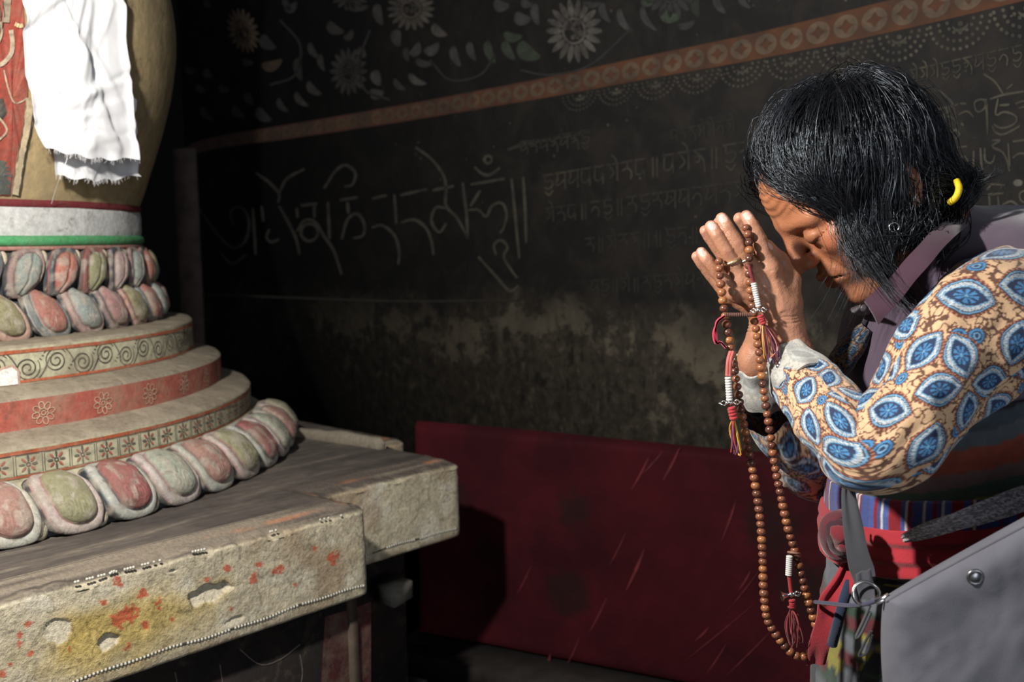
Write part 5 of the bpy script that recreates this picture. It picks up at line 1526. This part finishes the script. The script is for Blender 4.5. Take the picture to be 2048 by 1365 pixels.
def c_blanket(a, t):
    x = t + .25 * (a - .05) / .2 + .06 * (fbm(np.c_[a * 30, t * 3, a * 0], 2) - .5)
    c = bands(x, [(-9, srgb(30, 28, 34)), (.22, srgb(58, 66, 74)), (.32, srgb(78, 84, 88)), (.42, srgb(128, 62, 46)), (.60, srgb(104, 82, 80)), (.72, srgb(64, 80, 66)), (.86, srgb(130, 122, 62)), (.91, srgb(34, 32, 36)), (1.02, srgb(36, 34, 40))])
    return c * (.8 + .4 * fbm(np.c_[a * 200, t * 30, a * 0], 2))[:, None]
wrap('wool_wrap', [(835, 790, .004), (900, 860, .012), (960, 920, .017), (1012, 968, .016), (1030, 985, .010)], M_WOOL, c_blanket, wr=.004, seed=2)
def c_belt(a, t):
    x = (a * 1.0) % .058
    c = bands(x, [(0, srgb(62, 74, 128)), (.007, srgb(196, 190, 186)), (.0082, srgb(66, 80, 140)), (.015, srgb(120, 26, 44)), (.0185, srgb(60, 70, 120)), (.0235, srgb(200, 194, 190)), (.0247, srgb(70, 88, 146)), (.031, srgb(124, 24, 34)), (.043, srgb(62, 74, 132)), (.048, srgb(196, 190, 186)), (.0492, srgb(118, 28, 48)), (.0515, srgb(206, 200, 196)), (.0527, srgb(112, 28, 46)), (.055, srgb(62, 72, 124))])
    return c * (.8 + .35 * fbm(np.c_[a * 400, t * 60, a * 0], 2))[:, None]
wrap('striped_belt', [(1006, 962, .014), (1009, 966, .020), (1040, 990, .022), (1078, 1015, .021), (1090, 1025, .012)], M_WOOL, c_belt, wr=.0016, seed=5, n=420)
RED = srgb(158, 42, 52)
def c_red(a, t): return np.tile(RED, (len(a), 1)) * (.75 + .4 * fbm(np.c_[a * 60, t * 12, a * 0], 3))[:, None]
wrap('red_sash', [(1064, 1006, .014), (1070, 1012, .022), (1092, 1030, .027), (1104, 1040, .023), (1126, 1058, .029), (1140, 1070, .024), (1160, 1085, .029), (1178, 1100, .012)], M_WOOL, c_red, wr=.004, seed=8)
def c_skirt(a, t):
    c = np.tile(srgb(34, 36, 46), (len(a), 1))
    f = fbm(np.c_[a * 26, t * 34, a * 0], 3); g = fbm(np.c_[a * 34 + 9, t * 46, a * 0 + 4], 2); h = fbm(np.c_[a * 18 + 3, t * 26, a * 0 + 8], 2)
    c[f > .56] = srgb(46, 66, 52); c[(g > .60)] = srgb(140, 132, 58); c[h < .36] = srgb(96, 100, 108); c[(h > .66)] = srgb(92, 34, 40)
    return c * (.8 + .4 * fbm(np.c_[a * 120, t * 160, a * 0], 2))[:, None]
K = [(1150, 1085, .010), (1200, 1140, .016), (1400, 1360, .03), (1800, 1790, .045), (2350, 2400, .06), (2560, 2620, .062)]
wrap('skirt', K, M_WOOL, c_skirt, wr=.006, seed=12, m=90)
# paisley shawl end folded over the belt
fp = catmull([W(1806, 1078, .995), W(1860, 1060, .968), W(1930, 1038, .950), W(1995, 1016, .952), W(2080, 985, .97)], 60)
sg = np.linspace(0, .2, 60)
fr_ = np.interp(np.linspace(0, 1, 60), [0, .15, .5, 1], [.003, .006, .009, .012])
GF, Sg, Tg = loft(fp[::6], fr_[::6], 90, 60, .55, ref=(0, 0, 1), wrinkle=lambda s, t, P, r: .0016 * np.sin(t * 6 + s * 70))
gcol = paisley(Sg * 1.6, Tg * 1.5, .15); gcol = gcol.mean(1, keepdims=True) * np.array([1.0, .95, 1.0]) * 1.3 + .08
MB().grid(GF, gcol.reshape(GF.shape), wrap=True).build('shawl_fold', M_PRINT, person)
# hanging end of the red sash and its rolled knot
def strip(name, Lp, Rp, mat, col, n=40, m=14, fold=.006, thick=.003, seed=0, parent=person, colf=None):
    A = catmull(np.array(Lp, float), n); B = catmull(np.array(Rp, float), n); u = np.linspace(0, 1, m)
    PX = A[:, None] * (1 - u[None, :, None]) + B[:, None] * u[None, :, None]
    G = np.array([[W(*q) for q in row] for row in PX])
    d = fold * np.sin(u * 9 + seed)[None] * (.5 + .5 * np.sin(np.linspace(0, 5, n) + seed))[:, None] + fold * .8 * (fbm(G.reshape(-1, 3) * 25 + seed, 2).reshape(n, m) - .5)
    G[..., 1] -= d; G2 = G + np.array([0, thick, 0])
    C = np.tile(np.asarray(col, float), (n, m, 1)) if colf is None else colf(G)
    C = C * (.78 + .4 * fbm(G.reshape(-1, 3) * np.array([90, 30, 25]) + seed, 3).reshape(n, m))[..., None]
    mb = MB().grid(G, C).grid(G2, C, flip=True)
    for g1, g2, c in ((G[0], G2[0], C[0]), (G[-1], G2[-1], C[-1]), (G[:, 0], G2[:, 0], C[:, 0]), (G[:, -1], G2[:, -1], C[:, -1])): mb.grid(np.stack([g1, g2]), np.stack([c, c]))
    return mb.build(name, mat, parent)
strip('sash_end', [(1690, 1105, 1.05), (1668, 1150, 1.04), (1640, 1195, 1.035), (1634, 1240, 1.035), (1618, 1290, 1.04), (1612, 1330, 1.05)], [(1716, 1130, 1.03), (1712, 1175, 1.02), (1694, 1215, 1.02), (1680, 1255, 1.025), (1662, 1290, 1.03), (1652, 1330, 1.04)], M_WOOL, RED * .85, seed=1.0)
kn = MB()
for q, (rr, cc2) in enumerate(((.021, srgb(88, 38, 46)), (.015, srgb(56, 28, 36)), (.009, srgb(110, 34, 42)))):
    c0 = W(1682, 1072, 1.03 - .004 * q); t = np.linspace(.4, 5.6, 26)
    P = c0 + np.stack([rr * .85 * np.cos(t), .004 * np.sin(t * 2) - .004 * q, rr * 1.15 * np.sin(t)], 1)
    kn.tube(P, .0042 + .0008 * np.sin(t * 3), 9, cc2, flat=2.2, ref=(1, 0, 0))
kn.build('sash_knot', M_WOOL, person)
strip('sash_tail', [(1660, 1050, 1.05), (1662, 1090, 1.04), (1690, 1125, 1.035)], [(1706, 1040, 1.045), (1708, 1085, 1.035), (1722, 1120, 1.03)], M_WOOL, RED * .8, n=24, seed=2.0)
bc_ = catmull([W(1700, 1165, 1.03), W(1688, 1200, 1.02), W(1676, 1245, 1.02), W(1664, 1290, 1.03)], 30)
MB().tube(bc_, .0055, 10, srgb(34, 44, 66)).build('blue_cord', M_WOOL, person)
# ================================================================ hair
def hair_mat():
    t = NT('black_hair'); 
    return t.done(t.mix(1.0, t.tint(), (1, 1, 1), 'MULTIPLY'), .34, Specular_IOR_Level=.75, Specular_Tint=(.80, .90, 1.0, 1))
M_HAIR = hair_mat()
gl = np.array([0, 0, -1.0]) @ HM.T                      # gravity in the head's own frame
CRN = np.array([-.050, .004, .098])
SCC = np.array([-.002, 0, .043]); SCR_ = np.array([.0855, .0715, .0775])
def scalp_d(p): return np.linalg.norm((p - SCC) / SCR_) 
def grow(root, off, length, rng, mode):
    pts = [root.copy()]; p = root.copy(); v = None; ds = .0075
    n = int(length / ds); lat = 1.0 if root[1] >= 0 else -1.0
    wob = rng.normal(0, .15, 3)
    for k in range(n):
        nrm_ = nrm((p - SCC) / SCR_ ** 2)
        rad = p - CRN; rad = nrm(rad - nrm_ * (rad @ nrm_))
        w = smooth01((p[0] - .005) / .085) if mode == 0 else 0
        side = np.array([-.28, lat, -.35])
        d = rad * (1 - .92 * w) + side * w * 1.05 + gl * (.18 + .42 * smooth01((.06 - p[2]) / .05)) + wob
        if mode == 1:                                     # gathered towards the nape
            tgt = np.array([-.070, .040 * lat, -.062]); f = smooth01((k / n - .15) / .5); d = d * (1 - f) + 1.6 * f * nrm(tgt - p)
        # part the strands around the ear
        ev = (p - np.array([-.010, .082 * lat, -.004])) * np.array([1, .5, 1]); ed_ = np.linalg.norm(ev)
        if ed_ < .009: d = d + nrm(ev * np.array([1, 0, 1])) * (.009 - ed_) * 40
        d = nrm(d); v = d if v is None else nrm(v * .62 + d * .38)
        p = p + v * ds
        # stay outside the head and on the layer
        q = (p - SCC) / SCR_; L_ = np.linalg.norm(q); t_off = 1 + off / .078
        if p[2] > -.03 or mode == 1:
            if L_ < t_off: p = SCC + SCR_ * q / L_ * t_off
            elif L_ > t_off + .05 and p[2] > .01: p = SCC + SCR_ * q / L_ * (t_off + .05)
        else:
            c2 = np.array([.040, 0, -.02]); r2 = np.array([.055, .066 + off * .6, .075]); q2 = (p - c2) / r2; l2 = np.linalg.norm(q2)
            if l2 < 1: p = c2 + r2 * q2 / l2
        pts.append(p.copy())
    return np.array(pts)
rng = np.random.default_rng(4)
hm = MB()
def strand_mesh(P, r0, col):
    n = len(P); r = r0 * np.interp(np.linspace(0, 1, n), [0, .1, .7, 1], [.8, 1, .9, .15])
    hm.tube(hw(P), r, 3, col, caps=False)
def root_ok(x, y, z):
    # hairline: forehead, temples, around the ears, nape
    line = .088 - .50 * max(0, abs(y) - .035)
    if x > 0.02 and z < line - .0 + 0.6 * max(0, .06 - x) * -1: return False
    if -.03 < x <= .02 and z < .028: return False
    if x <= -.03 and z < -.03: return False
    return True
guides = 0; tries = 0
while guides < 430 and tries < 9000:
    tries += 1
    d = nrm(rng.normal(0, 1, 3)); 
    if d[1] < -.55: continue
    p = SCC + SCR_ * d
    if not root_ok(*p): continue
    back = p[0] < -.035 or (p[2] < .045 and p[0] < .0)
    mode = 1 if back and rng.random() < .8 else 0
    off = rng.uniform(.003, .012)
    length = rng.uniform(.15, .235) if mode == 0 else rng.uniform(.12, .20)
    g = grow(p, off, length, rng, mode)
    guides += 1
    tg = np.linspace(0, 1, len(g)); wa = rng.uniform(.001, .0042) * smooth01(tg * 2.2); wp = rng.uniform(0, 6.28); wl = rng.uniform(9, 17)
    g = g + np.stack([wa * np.sin(tg * wl + wp), .4 * wa * np.cos(tg * wl + wp), wa * np.cos(tg * wl * .9 + wp)], 1)
    nchild = 15
    shade = srgb(16, 16, 19) * rng.uniform(.7, 1.5)
    spread = rng.uniform(.0035, .0075)
    for c in range(nchild):
        o = rng.normal(0, spread, 3); tt = np.linspace(0, 1, len(g))[:, None]
        clump = 1 - .55 * tt ** 1.3
        ph = rng.uniform(0, 6.28); am = rng.uniform(.0003, .0026)
        wv = am * np.stack([np.sin(tt[:, 0] * 7 + ph), np.cos(tt[:, 0] * 6 + ph * 1.7), np.sin(tt[:, 0] * 5 + ph * .6)], 1)
        cut = int(len(g) * rng.uniform(.72, 1.0))
        P = (g + o * clump + wv)[:max(5, cut)]
        q = (P - SCC) / SCR_; L_ = np.linalg.norm(q, axis=1, keepdims=True); inside = (L_ < 1.012) & (P[:, 2:3] > -.02)
        P = np.where(inside, SCC + SCR_ * q / np.maximum(L_, 1e-6) * 1.014, P)
        strand_mesh(P, rng.uniform(.00028, .00050), shade * rng.uniform(.8, 1.3))
# flyaway hairs
for k in range(260):
    d = nrm(rng.normal(0, 1, 3)); d[1] = abs(d[1]) * .8; p = SCC + SCR_ * nrm(d)
    if not root_ok(*p): continue
    g = grow(p, .012, rng.uniform(.05, .16), rng, 0)
    n = len(g); t = np.linspace(0, 1, n)[:, None]; nn_ = nrm((p - SCC) / SCR_ ** 2)
    g = g + nn_ * (.016 * rng.random() * np.sin(t * 3.0)) + rng.normal(0, .006, 3) * t ** 2
    strand_mesh(g, .00017, srgb(30, 28, 30))
# thin locks hanging beside the cheek and jaw
for k in range(190):
    a = hw((.026 + rng.normal(0, .018), .066 + rng.normal(0, .004), .020 + rng.normal(0, .012)))
    dn = np.array([rng.normal(.006, .012), rng.normal(-.004, .006), -rng.uniform(.07, .135)])
    t = np.linspace(0, 1, 14)[:, None]
    P = a + dn * t + np.array([.012, -.006, 0]) * np.sin(t * np.pi) + .002 * np.sin(t * 9 + k) * np.array([1, .3, 0])
    hm.tube(P, .00024 * (1.1 - t[:, 0] * .8), 3, srgb(22, 20, 22), caps=False)
# gathered tail below the tie
tie = W(1911, 385, 1.085)
for k in range(170):
    o = rng.normal(0, .0042, 3); e0 = W(1868 + rng.normal(0, 14), 352 + rng.normal(0, 16), 1.09 + rng.normal(0, .01))
    P = catmull([e0, lerp(e0, tie, .6) + o * 1.3 + np.array([0, 0, .004]), tie + o * .7, W(1906, 420, 1.10) + o * 1.4, W(1885 + rng.normal(0, 6), 462, 1.075) + o * 2.0, W(1858 + rng.normal(0, 8), 500 + rng.normal(0, 12), 1.04) + o * 1.5], 18)
    hm.tube(P, .00045, 3, srgb(18, 17, 20), caps=False)
for k in range(620):
    e0 = W(rng.uniform(1790, 1885), rng.uniform(285, 400), rng.uniform(1.062, 1.085)); o = rng.normal(0, .006, 3)
    if rng.random() < .55: P = catmull([e0, lerp(e0, tie, .5) + o + np.array([0, -.006, -.004]), tie + rng.normal(0, .004, 3), W(1896, 430, 1.065) + o], 14)
    else: P = catmull([e0, W(1838 + rng.normal(0, 22), 430 + rng.normal(0, 14), 1.055 + rng.normal(0, .006)), W(1822 + rng.normal(0, 26), 490 + rng.normal(0, 14), 1.045 + rng.normal(0, .006))], 14)
    hm.tube(P, .00042, 3, srgb(13, 12, 14), caps=False)
hair = hm.build('hair', M_HAIR, person)
# scalp cap under the strands
t = np.linspace(0, np.pi, 50); ph = np.linspace(0, 2 * np.pi, 80, endpoint=False)
D_ = np.stack([np.sin(t)[:, None] * np.cos(ph), np.sin(t)[:, None] * np.sin(ph), np.cos(t)[:, None] * np.ones(80)], -1)
Pc = SCC + SCR_ * 1.016 * D_
ok = np.array([[root_ok(*(q)) and True for q in row] for row in Pc])
Pc = np.where(ok[..., None], Pc, SCC + SCR_ * .90 * D_)
MB().grid(hw(Pc.reshape(-1, 3)).reshape(Pc.shape), srgb(14, 13, 15), wrap=True).build('hair_base', M_HAIR, person)
# tie, earring, rings
tt_ = np.linspace(0, 2 * np.pi, 30)
def torus(c, r, rt, n1, n2=(0, 0, 1), m=None, col=(1, 1, 1), sides=8, tw=0):
    n1 = nrm(n1); a = nrm(np.cross(n1, n2)); b = np.cross(n1, a); t = np.linspace(0, 2 * np.pi, 40)
    P = c + r * (np.cos(t)[:, None] * a + np.sin(t)[:, None] * b)
    return (m or MB()).tube(P, rt * (1 + tw * np.sin(t * 22)), sides, np.asarray(col, float), caps=False)
tieP = catmull([W(1913, 362, 1.062), W(1918, 375, 1.055), W(1915, 389, 1.053), W(1908, 399, 1.055), W(1899, 405, 1.060)], 24)
MB().tube(tieP, .0036, 10, srgb(232, 196, 24)).build('hair_tie', simple('yellow_hair_tie', (.75, .52, .012), .5, .15, 300), hair)
M_SILVER = simple('silver', (.75, .73, .70), .25, .1, 100, .0002, Metallic=1.0)
M_GOLD = simple('worn_gold', (.80, .62, .34), .3, .2, 200, .0003, Metallic=.9)
torus(W(1788, 455, 1.047), .0048, .0008, (0.3, 1, 0)).build('earring', M_SILVER, person)
J, r = near_f[2]; torus(lerp(J[0], J[1], .70), r[1] * 1.02, .0019, nrm(J[1] - J[0]), (0, 1, 0), tw=.25).build('ring', M_GOLD, person)
J, r = near_f[1]; torus(lerp(J[0], J[1], .50), r[1] * 1.00, .0013, nrm(J[1] - J[0]), (0, 1, 0), tw=.15).build('ring', M_SILVER, person)
# ================================================================ prayer beads and bag
YM = 1.058
path = [(1491, 452, 1.074), (1496, 468, 1.068), (1499, 500, 1.064), (1498, 540, 1.062), (1502, 590, 1.060), (1508, 632, 1.060), (1513, 665, 1.055), (1520, 720, 1.052), (1527, 780, 1.050), (1538, 850, 1.048), (1548, 920, 1.047), (1560, 985, 1.046), (1576, 1058, 1.046), (1592, 1110, 1.046), (1606, 1165, 1.045), (1622, 1222, 1.044), (1633, 1258, 1.044), (1632, 1288, 1.045), (1616, 1310, 1.046), (1596, 1314, 1.047), (1572, 1297, 1.047), (1549, 1266, 1.048), (1533, 1236, 1.048), (1527, 1180, 1.049), (1525, 1120, 1.050), (1521, 1050, 1.051), (1512, 980, 1.052), (1500, 915, 1.053), (1488, 850, 1.054), (1477, 790, 1.055), (1468, 735, 1.056), (1460, 690, 1.057), (1453, 650, 1.057), (1446, 605, 1.060), (1441, 560, 1.063), (1438, 530, 1.067), (1440, 512, 1.072)]
mp = np.array([W(*p) for p in path])
mala = thing('prayer_beads', W(1600, 1316, 1.046), 'long loop of brown wooden prayer beads hanging from the pressed hands', 'prayer beads')
cv = catmull(mp, 900)
ds_ = np.r_[0, np.cumsum(np.linalg.norm(np.diff(cv, axis=0), axis=1))]
MB().tube(cv[::6], .0012, 6).build('cord', simple('dark_red_cord', (.12, .03, .03), .8), mala)
def wood_bead():
    t = NT('polished_wooden_bead')
    oi = t.node('ShaderNodeObjectInfo'); c = t.coords()
    col = t.ramp(oi.outputs['Random'], [(0.0, (.090, .034, .022)), (.35, (.20, .070, .036)), (.7, (.27, .095, .042)), (1.0, (.36, .14, .05))])
    n = t.noise(t.mapping(c, (1, 1, 3)), 160, 3, .6)
    col = t.mix(1.0, col, t.ramp(n, [(.35, (.7,) * 3), (.7, (1.15,) * 3)]), 'MULTIPLY')
    return t.done(col, .28, Specular_IOR_Level=.55)
M_BEAD = wood_bead()
bm_ = MB(); t = np.linspace(0, np.pi, 11); ph = np.linspace(0, 2 * np.pi, 16, endpoint=False)
prof = np.sin(t) ** .85; prof[0] = prof[-1] = .18
Gb = np.stack([prof[:, None] * np.cos(ph), prof[:, None] * np.sin(ph), (np.cos(t) * .86)[:, None] * np.ones(16)], -1)
bead0 = bm_.grid(Gb, wrap=True, flip=True).build('bead_source', M_BEAD)
bmesh_data = bead0.data; bmesh_data.name = 'bead'
bpy.data.objects.remove(bead0)
s = .003; RB = .0047; k = 0
while s < ds_[-1] - .002:
    p = np.array([np.interp(s, ds_, cv[:, j]) for j in range(3)]); q = np.array([np.interp(s + .002, ds_, cv[:, j]) for j in range(3)])
    rb = RB * (.93 + .14 * random.random())
    qt = Vector(q - p).to_track_quat('Z', 'Y')
    place(bmesh_data, 'bead', p, mala, qt, (rb, rb, rb))
    s += rb * 1.80; k += 1
M_WHITE = simple('white_counter_bead', (.72, .69, .64), .35, .15, 300, .0002)
M_THREAD = cloth_mat('silk_thread', .6, 1500, .0002, .3)
def discs(p0, p1, n, r, mat, parent, name='counter_ring'):
    me = None
    for k in range(n):
        c = lerp(p0, p1, (k + .5) / n); h = np.linalg.norm(p1 - p0) / n * .46
        if me is None:
            m = MB(); a = np.linspace(-1.25, 1.25, 5)
            G = np.stack([np.stack([(.72 + .28 * np.cos(a))[:, None] * np.cos(ph), (.72 + .28 * np.cos(a))[:, None] * np.sin(ph), (np.sin(a))[:, None] * np.ones(16)], -1)])[0]
            m.grid(G, wrap=True, flip=True)
            for sgn, i0 in ((1, 0), (-1, 4)):
                m.add(np.vstack([G[i0], [[0, 0, np.sin(a[i0])]]]), np.stack([np.arange(16), np.roll(np.arange(16), -1), np.full(16, 16)], 1)[:, ::sgn])
            o = m.build('t', mat); me = o.data; me.name = name; bpy.data.objects.remove(o)
        qt = Vector(p1 - p0).to_track_quat('Z', 'Y')
        place(me, name, c, parent, qt, (r, r, h))
def dorje(c, axd, L, parent, bell=False):
    m = MB(); axd = nrm(axd)
    m.sphere(c, .0030, 10, 8)
    for sg in (-1, 1):
        if bell and sg < 0:
            t = np.linspace(0, 1, 9); P = c + axd * sg * (L * .28 + t * L * .72)[:, None]
            m.tube(P, np.interp(t, [0, .3, .7, 1], [.0016, .0022, .0034, .0058]), 14, caps=True); continue
        m.sphere(c + axd * sg * L * .30, .0022, 8, 6)
        b1 = nrm(np.cross(axd, [0, 1, 0.2])); b2 = np.cross(axd, b1)
        for q in range(4):
            a = q * np.pi / 2 + .4; o = math.cos(a) * b1 + math.sin(a) * b2
            t = np.linspace(0, 1, 9)[:, None]
            P = c + axd * sg * (L * .32 + L * .62 * t) + o * .0034 * np.sin(np.pi * t)
            m.tube(P, .0007, 5, caps=False)
        m.sphere(c + axd * sg * L, .0013, 8, 6)
    m.build('bell_charm' if bell else 'thunderbolt_charm', M_SILVER, parent)
def tassel(p0, p1, n, cols, spread, parent, name='tassel', curl=.003):
    m = MB()
    for k in range(n):
        c = cols[k % len(cols)]; e_ = p1 + RNG.normal(0, spread, 3) * np.array([1, .6, .5]); t = np.linspace(0, 1, 12)[:, None]
        P = lerp(p0, e_, t) + np.sin(t * np.pi) * RNG.normal(0, curl, 3) + RNG.normal(0, .0005, 3)
        m.tube(P, .00065, 5, srgb(*c), caps=False)
    return m.build(name, M_THREAD, parent)
def knot(p0, p1, r, col, parent):
    m = MB(); n = 4
    for k in range(n):
        c = lerp(p0, p1, (k + .5) / n); torus(c, r * .62, r * .5, nrm(p1 - p0) + RNG.normal(0, .15, 3), (0, 1, .1), m, srgb(*col))
    m.tube(np.array([p0, p1]), r * .6, 8, srgb(*col)); return m.build('red_knot', M_THREAD, parent)
RD = (160, 44, 46); DR = (110, 34, 40); YL = (206, 160, 44); PU = (84, 60, 110); PK = (190, 104, 100)
Yc = 1.044
# first counter, lying on the wrist
MB().tube(catmull([W(1497, 528, 1.058), W(1501, 545, 1.056), W(1507, 566, 1.056)], 14), .0018, 8, srgb(*DR)).build('red_cord', M_THREAD, mala)
discs(W(1507, 566, 1.055), W(1517, 614, 1.053), 11, .0032, M_WHITE, mala)
dorje(W(1517, 621, 1.051), W(1532, 620, 1.051) - W(1503, 623, 1.051), .0080, mala)
kn_ = knot(W(1520, 631, 1.051), W(1527, 648, 1.051), .0035, RD, mala)
tassel(W(1526, 648, 1.051), W(1546, 722, 1.052), 16, [DR, PK, PU, YL, DR], .0042, kn_)
# second counter
m = MB()
for dx in (-3, 2): m.tube(catmull([W(1464 + dx, 704, 1.050), W(1459 + dx, 722, 1.045), W(1457 + dx, 752, 1.044)], 14), .0021, 8, srgb(178, 92, 86))
m.build('red_cord', M_THREAD, mala)
discs(W(1456, 754, 1.043), W(1459, 802, 1.043), 9, .0036, M_WHITE, mala)
dorje(W(1460, 806, Yc), W(1480, 805, Yc) - W(1440, 808, Yc), .0110, mala)
kn_ = knot(W(1462, 814, Yc), W(1468, 838, Yc), .0042, RD, mala)
tassel(W(1467, 838, Yc), W(1474, 908, Yc), 26, [RD, YL, DR, PU, YL, RD, PK], .0035, kn_)
# third counter with a little bell
torus(W(1588, 1107, 1.042), .0060, .0014, (.2, .3, 1)).build('clasp_ring', simple('dull_copper', (.25, .12, .08), .5), mala)
discs(W(1579, 1112, 1.041), W(1577, 1152, 1.041), 10, .0036, M_WHITE, mala)
MB().tube(catmull([W(1578, 1152, 1.041), W(1580, 1168, 1.041), W(1582, 1186, 1.041)], 10), .0021, 8, srgb(*RD)).build('red_cord', M_THREAD, mala)
dorje(W(1582, 1190, 1.040), W(1602, 1188, 1.040) - W(1564, 1194, 1.040), .0104, mala, bell=True)
kn_ = knot(W(1583, 1200, 1.041), W(1583, 1216, 1.041), .0040, RD, mala)
tassel(W(1583, 1216, 1.041), W(1589, 1290, 1.041), 14, [DR, RD, DR, (120, 50, 50)], .0035, kn_, curl=.0045)
# spacer string across, loop of red thread
pa, pb = W(1449, 630, 1.050), W(1504, 630, 1.050)
discs(pa, pb, 13, .0024, simple('small_dark_disc', (.16, .07, .05), .5, .2, 200), mala, 'spacer_disc')
m = MB()
for q in range(4): m.tube(catmull([W(1449, 632, 1.05), W(1436 - q, 645, 1.05), W(1427 + 2 * q, 668 + 2 * q, 1.05), W(1432 + q, 688, 1.05), W(1440, 684, 1.05), W(1452, 696, 1.05)], 20), .0014, 6, srgb(184, 50, 74))
m.build('red_thread_loop', M_THREAD, mala)
m = MB().sphere(W(1557, 733, 1.047), .0030, 10, 8); m.build('silver_bead', M_SILVER, mala)

# ---------------------------------------------------------------- shoulder bag
bag = thing('shoulder_bag', W(1960, 1420, .90), 'grey canvas shoulder bag with a snap button hanging at the hip', 'bag')
M_CANVAS = cloth_mat('grey_canvas', .85, 1300, .0006, .15)
nu, nv = 130, 120
q00, q10, q11, q01 = np.array((1752., 1196)), np.array((2290., 902)), np.array((2330., 1560)), np.array((1800., 1560))
U, V_ = np.meshgrid(np.linspace(0, 1, nu), np.linspace(0, 1, nv), indexing='ij')
PX = ((1 - U) * (1 - V_))[..., None] * q00 + (U * (1 - V_))[..., None] * q10 + (U * V_)[..., None] * q11 + ((1 - U) * V_)[..., None] * q01
PX[..., 0] += -10 * np.sin(np.pi * V_) * (1 - U) ** 3 * 1 + 14 * (1 - V_) ** 4 * (1 - U) ** 6
dep = .905 - .05 * U - .0 * V_
e_ = np.minimum(np.minimum(U, 1 - U) * .30, np.minimum(V_, 1 - V_) * .22); rise = np.sqrt(np.clip(1 - (1 - np.clip(e_ / .035, 0, 1)) ** 2, 0, 1))
f = fbm(np.c_[U.ravel() * 4 + V_.ravel() * 2, V_.ravel() * 3 - U.ravel() * 3, U.ravel() * 0], 3).reshape(U.shape)
wr = .010 * (f - .5) + .0002 * np.sin((U * 1.2 + V_) * 38 + 6 * f) * smooth01((V_ - .1) * 2) * (f > .42) + .0002 * np.sin((U - V_ * .7) * 60 + 9 * f) * (f < .5)
def bagface(sg, th):
    d = dep + sg * (th * rise) - (wr * rise if sg < 0 else 0)
    return np.array([[W(PX[i, j, 0], PX[i, j, 1], d[i, j]) for j in range(nv)] for i in range(nu)])
GCOL = srgb(96, 96, 104)
Fb, Bb = bagface(-1, .030), bagface(1, .035)
cg = np.tile(GCOL, (nu, nv, 1)) * (.9 + .2 * f)[..., None]
MB().grid(Fb, cg).grid(Bb, cg, flip=True).build('bag_body', M_CANVAS, bag)
def bagpt(px, py, off):
    i = np.argmin(((PX - np.array([px, py])) ** 2).sum(-1)); i, j = np.unravel_index(i, U.shape)
    return Fb[i, j] + np.array([0, -off, 0])
# hem seam along the flap's top edge, snap button, strap, ring and drawstring
sm = MB(); row = Fb[:, 4]; sm.tube(row[2:-2] + np.array([0, -.0008, 0]), .0012, 6, GCOL * .8); sm.build('flap_seam', M_CANVAS, bag)
c = bagpt(1951, 1155, .001)
m = MB(); torus(c, .0062, .0016, (0.1, 1, .1), m=m); m.sphere(c, (.0055, .002, .0055), 14, 8); m.build('snap_button', simple('steel_snap', (.28, .28, .29), .3, .2, 200, .0002, Metallic=.9), bag)
strap_o = strip('strap', [(1690, 940, .992), (1684, 990, .985), (1686, 1040, .972), (1692, 1090, .958), (1700, 1140, .945), (1712, 1172, .935)], [(1704, 935, .985), (1712, 990, .978), (1726, 1050, .965), (1736, 1100, .950), (1748, 1135, .940), (1752, 1160, .930)], M_CANVAS, srgb(58, 58, 62), n=50, m=10, fold=.002, parent=bag, seed=.5)
strip('strap_tab', [(1712, 1150, .932), (1716, 1180, .925), (1722, 1200, .918)], [(1742, 1140, .928), (1748, 1172, .922), (1750, 1196, .912)], M_CANVAS, srgb(66, 66, 72), n=20, m=8, fold=.002, parent=bag, seed=.9)
c = W(1731, 1188, .918)
t = np.linspace(0, 2 * np.pi, 30)
P = c + np.stack([.0125 * np.cos(t) * .95 - .004 * np.sin(t), .002 * np.sin(2 * t), -.0105 * np.sin(t) - .004 * np.cos(t)], 1)
MB().tube(P, .0016, 8, caps=False).build('metal_ring', M_SILVER, strap_o)
M_CORD = cloth_mat('grey_drawstring', .7, 900, .0004, .2)
cgc = srgb(66, 64, 84)
MB().tube(catmull([W(1630, 1205, 1.030), W(1660, 1208, .99), W(1700, 1212, .94), W(1735, 1208, .912), W(1768, 1196, .898)], 40), .0021, 8, cgc).build('drawstring', M_CORD, bag)
MB().tube(catmull([W(1740, 1212, .910), W(1728, 1240, .912), W(1712, 1275, .915), W(1722, 1268, .913), W(1742, 1225, .91)], 40), .0014, 8, srgb(76, 78, 80)).build('drawstring', M_CORD, bag)
MB().tube(catmull([W(1742, 1262, .905), W(1728, 1290, .906), W(1718, 1312, .907), W(1734, 1305, .906), W(1744, 1270, .905)], 40), .0013, 8, srgb(50, 50, 54)).build('drawstring', M_CORD, bag)
m = MB(); P = W(1765, 1200, .893); m.tube(np.array([P - [.006, 0, .003], P, P + [.006, 0, .004]]), .0028, 10); m.build('metal_toggle', M_SILVER, bag)
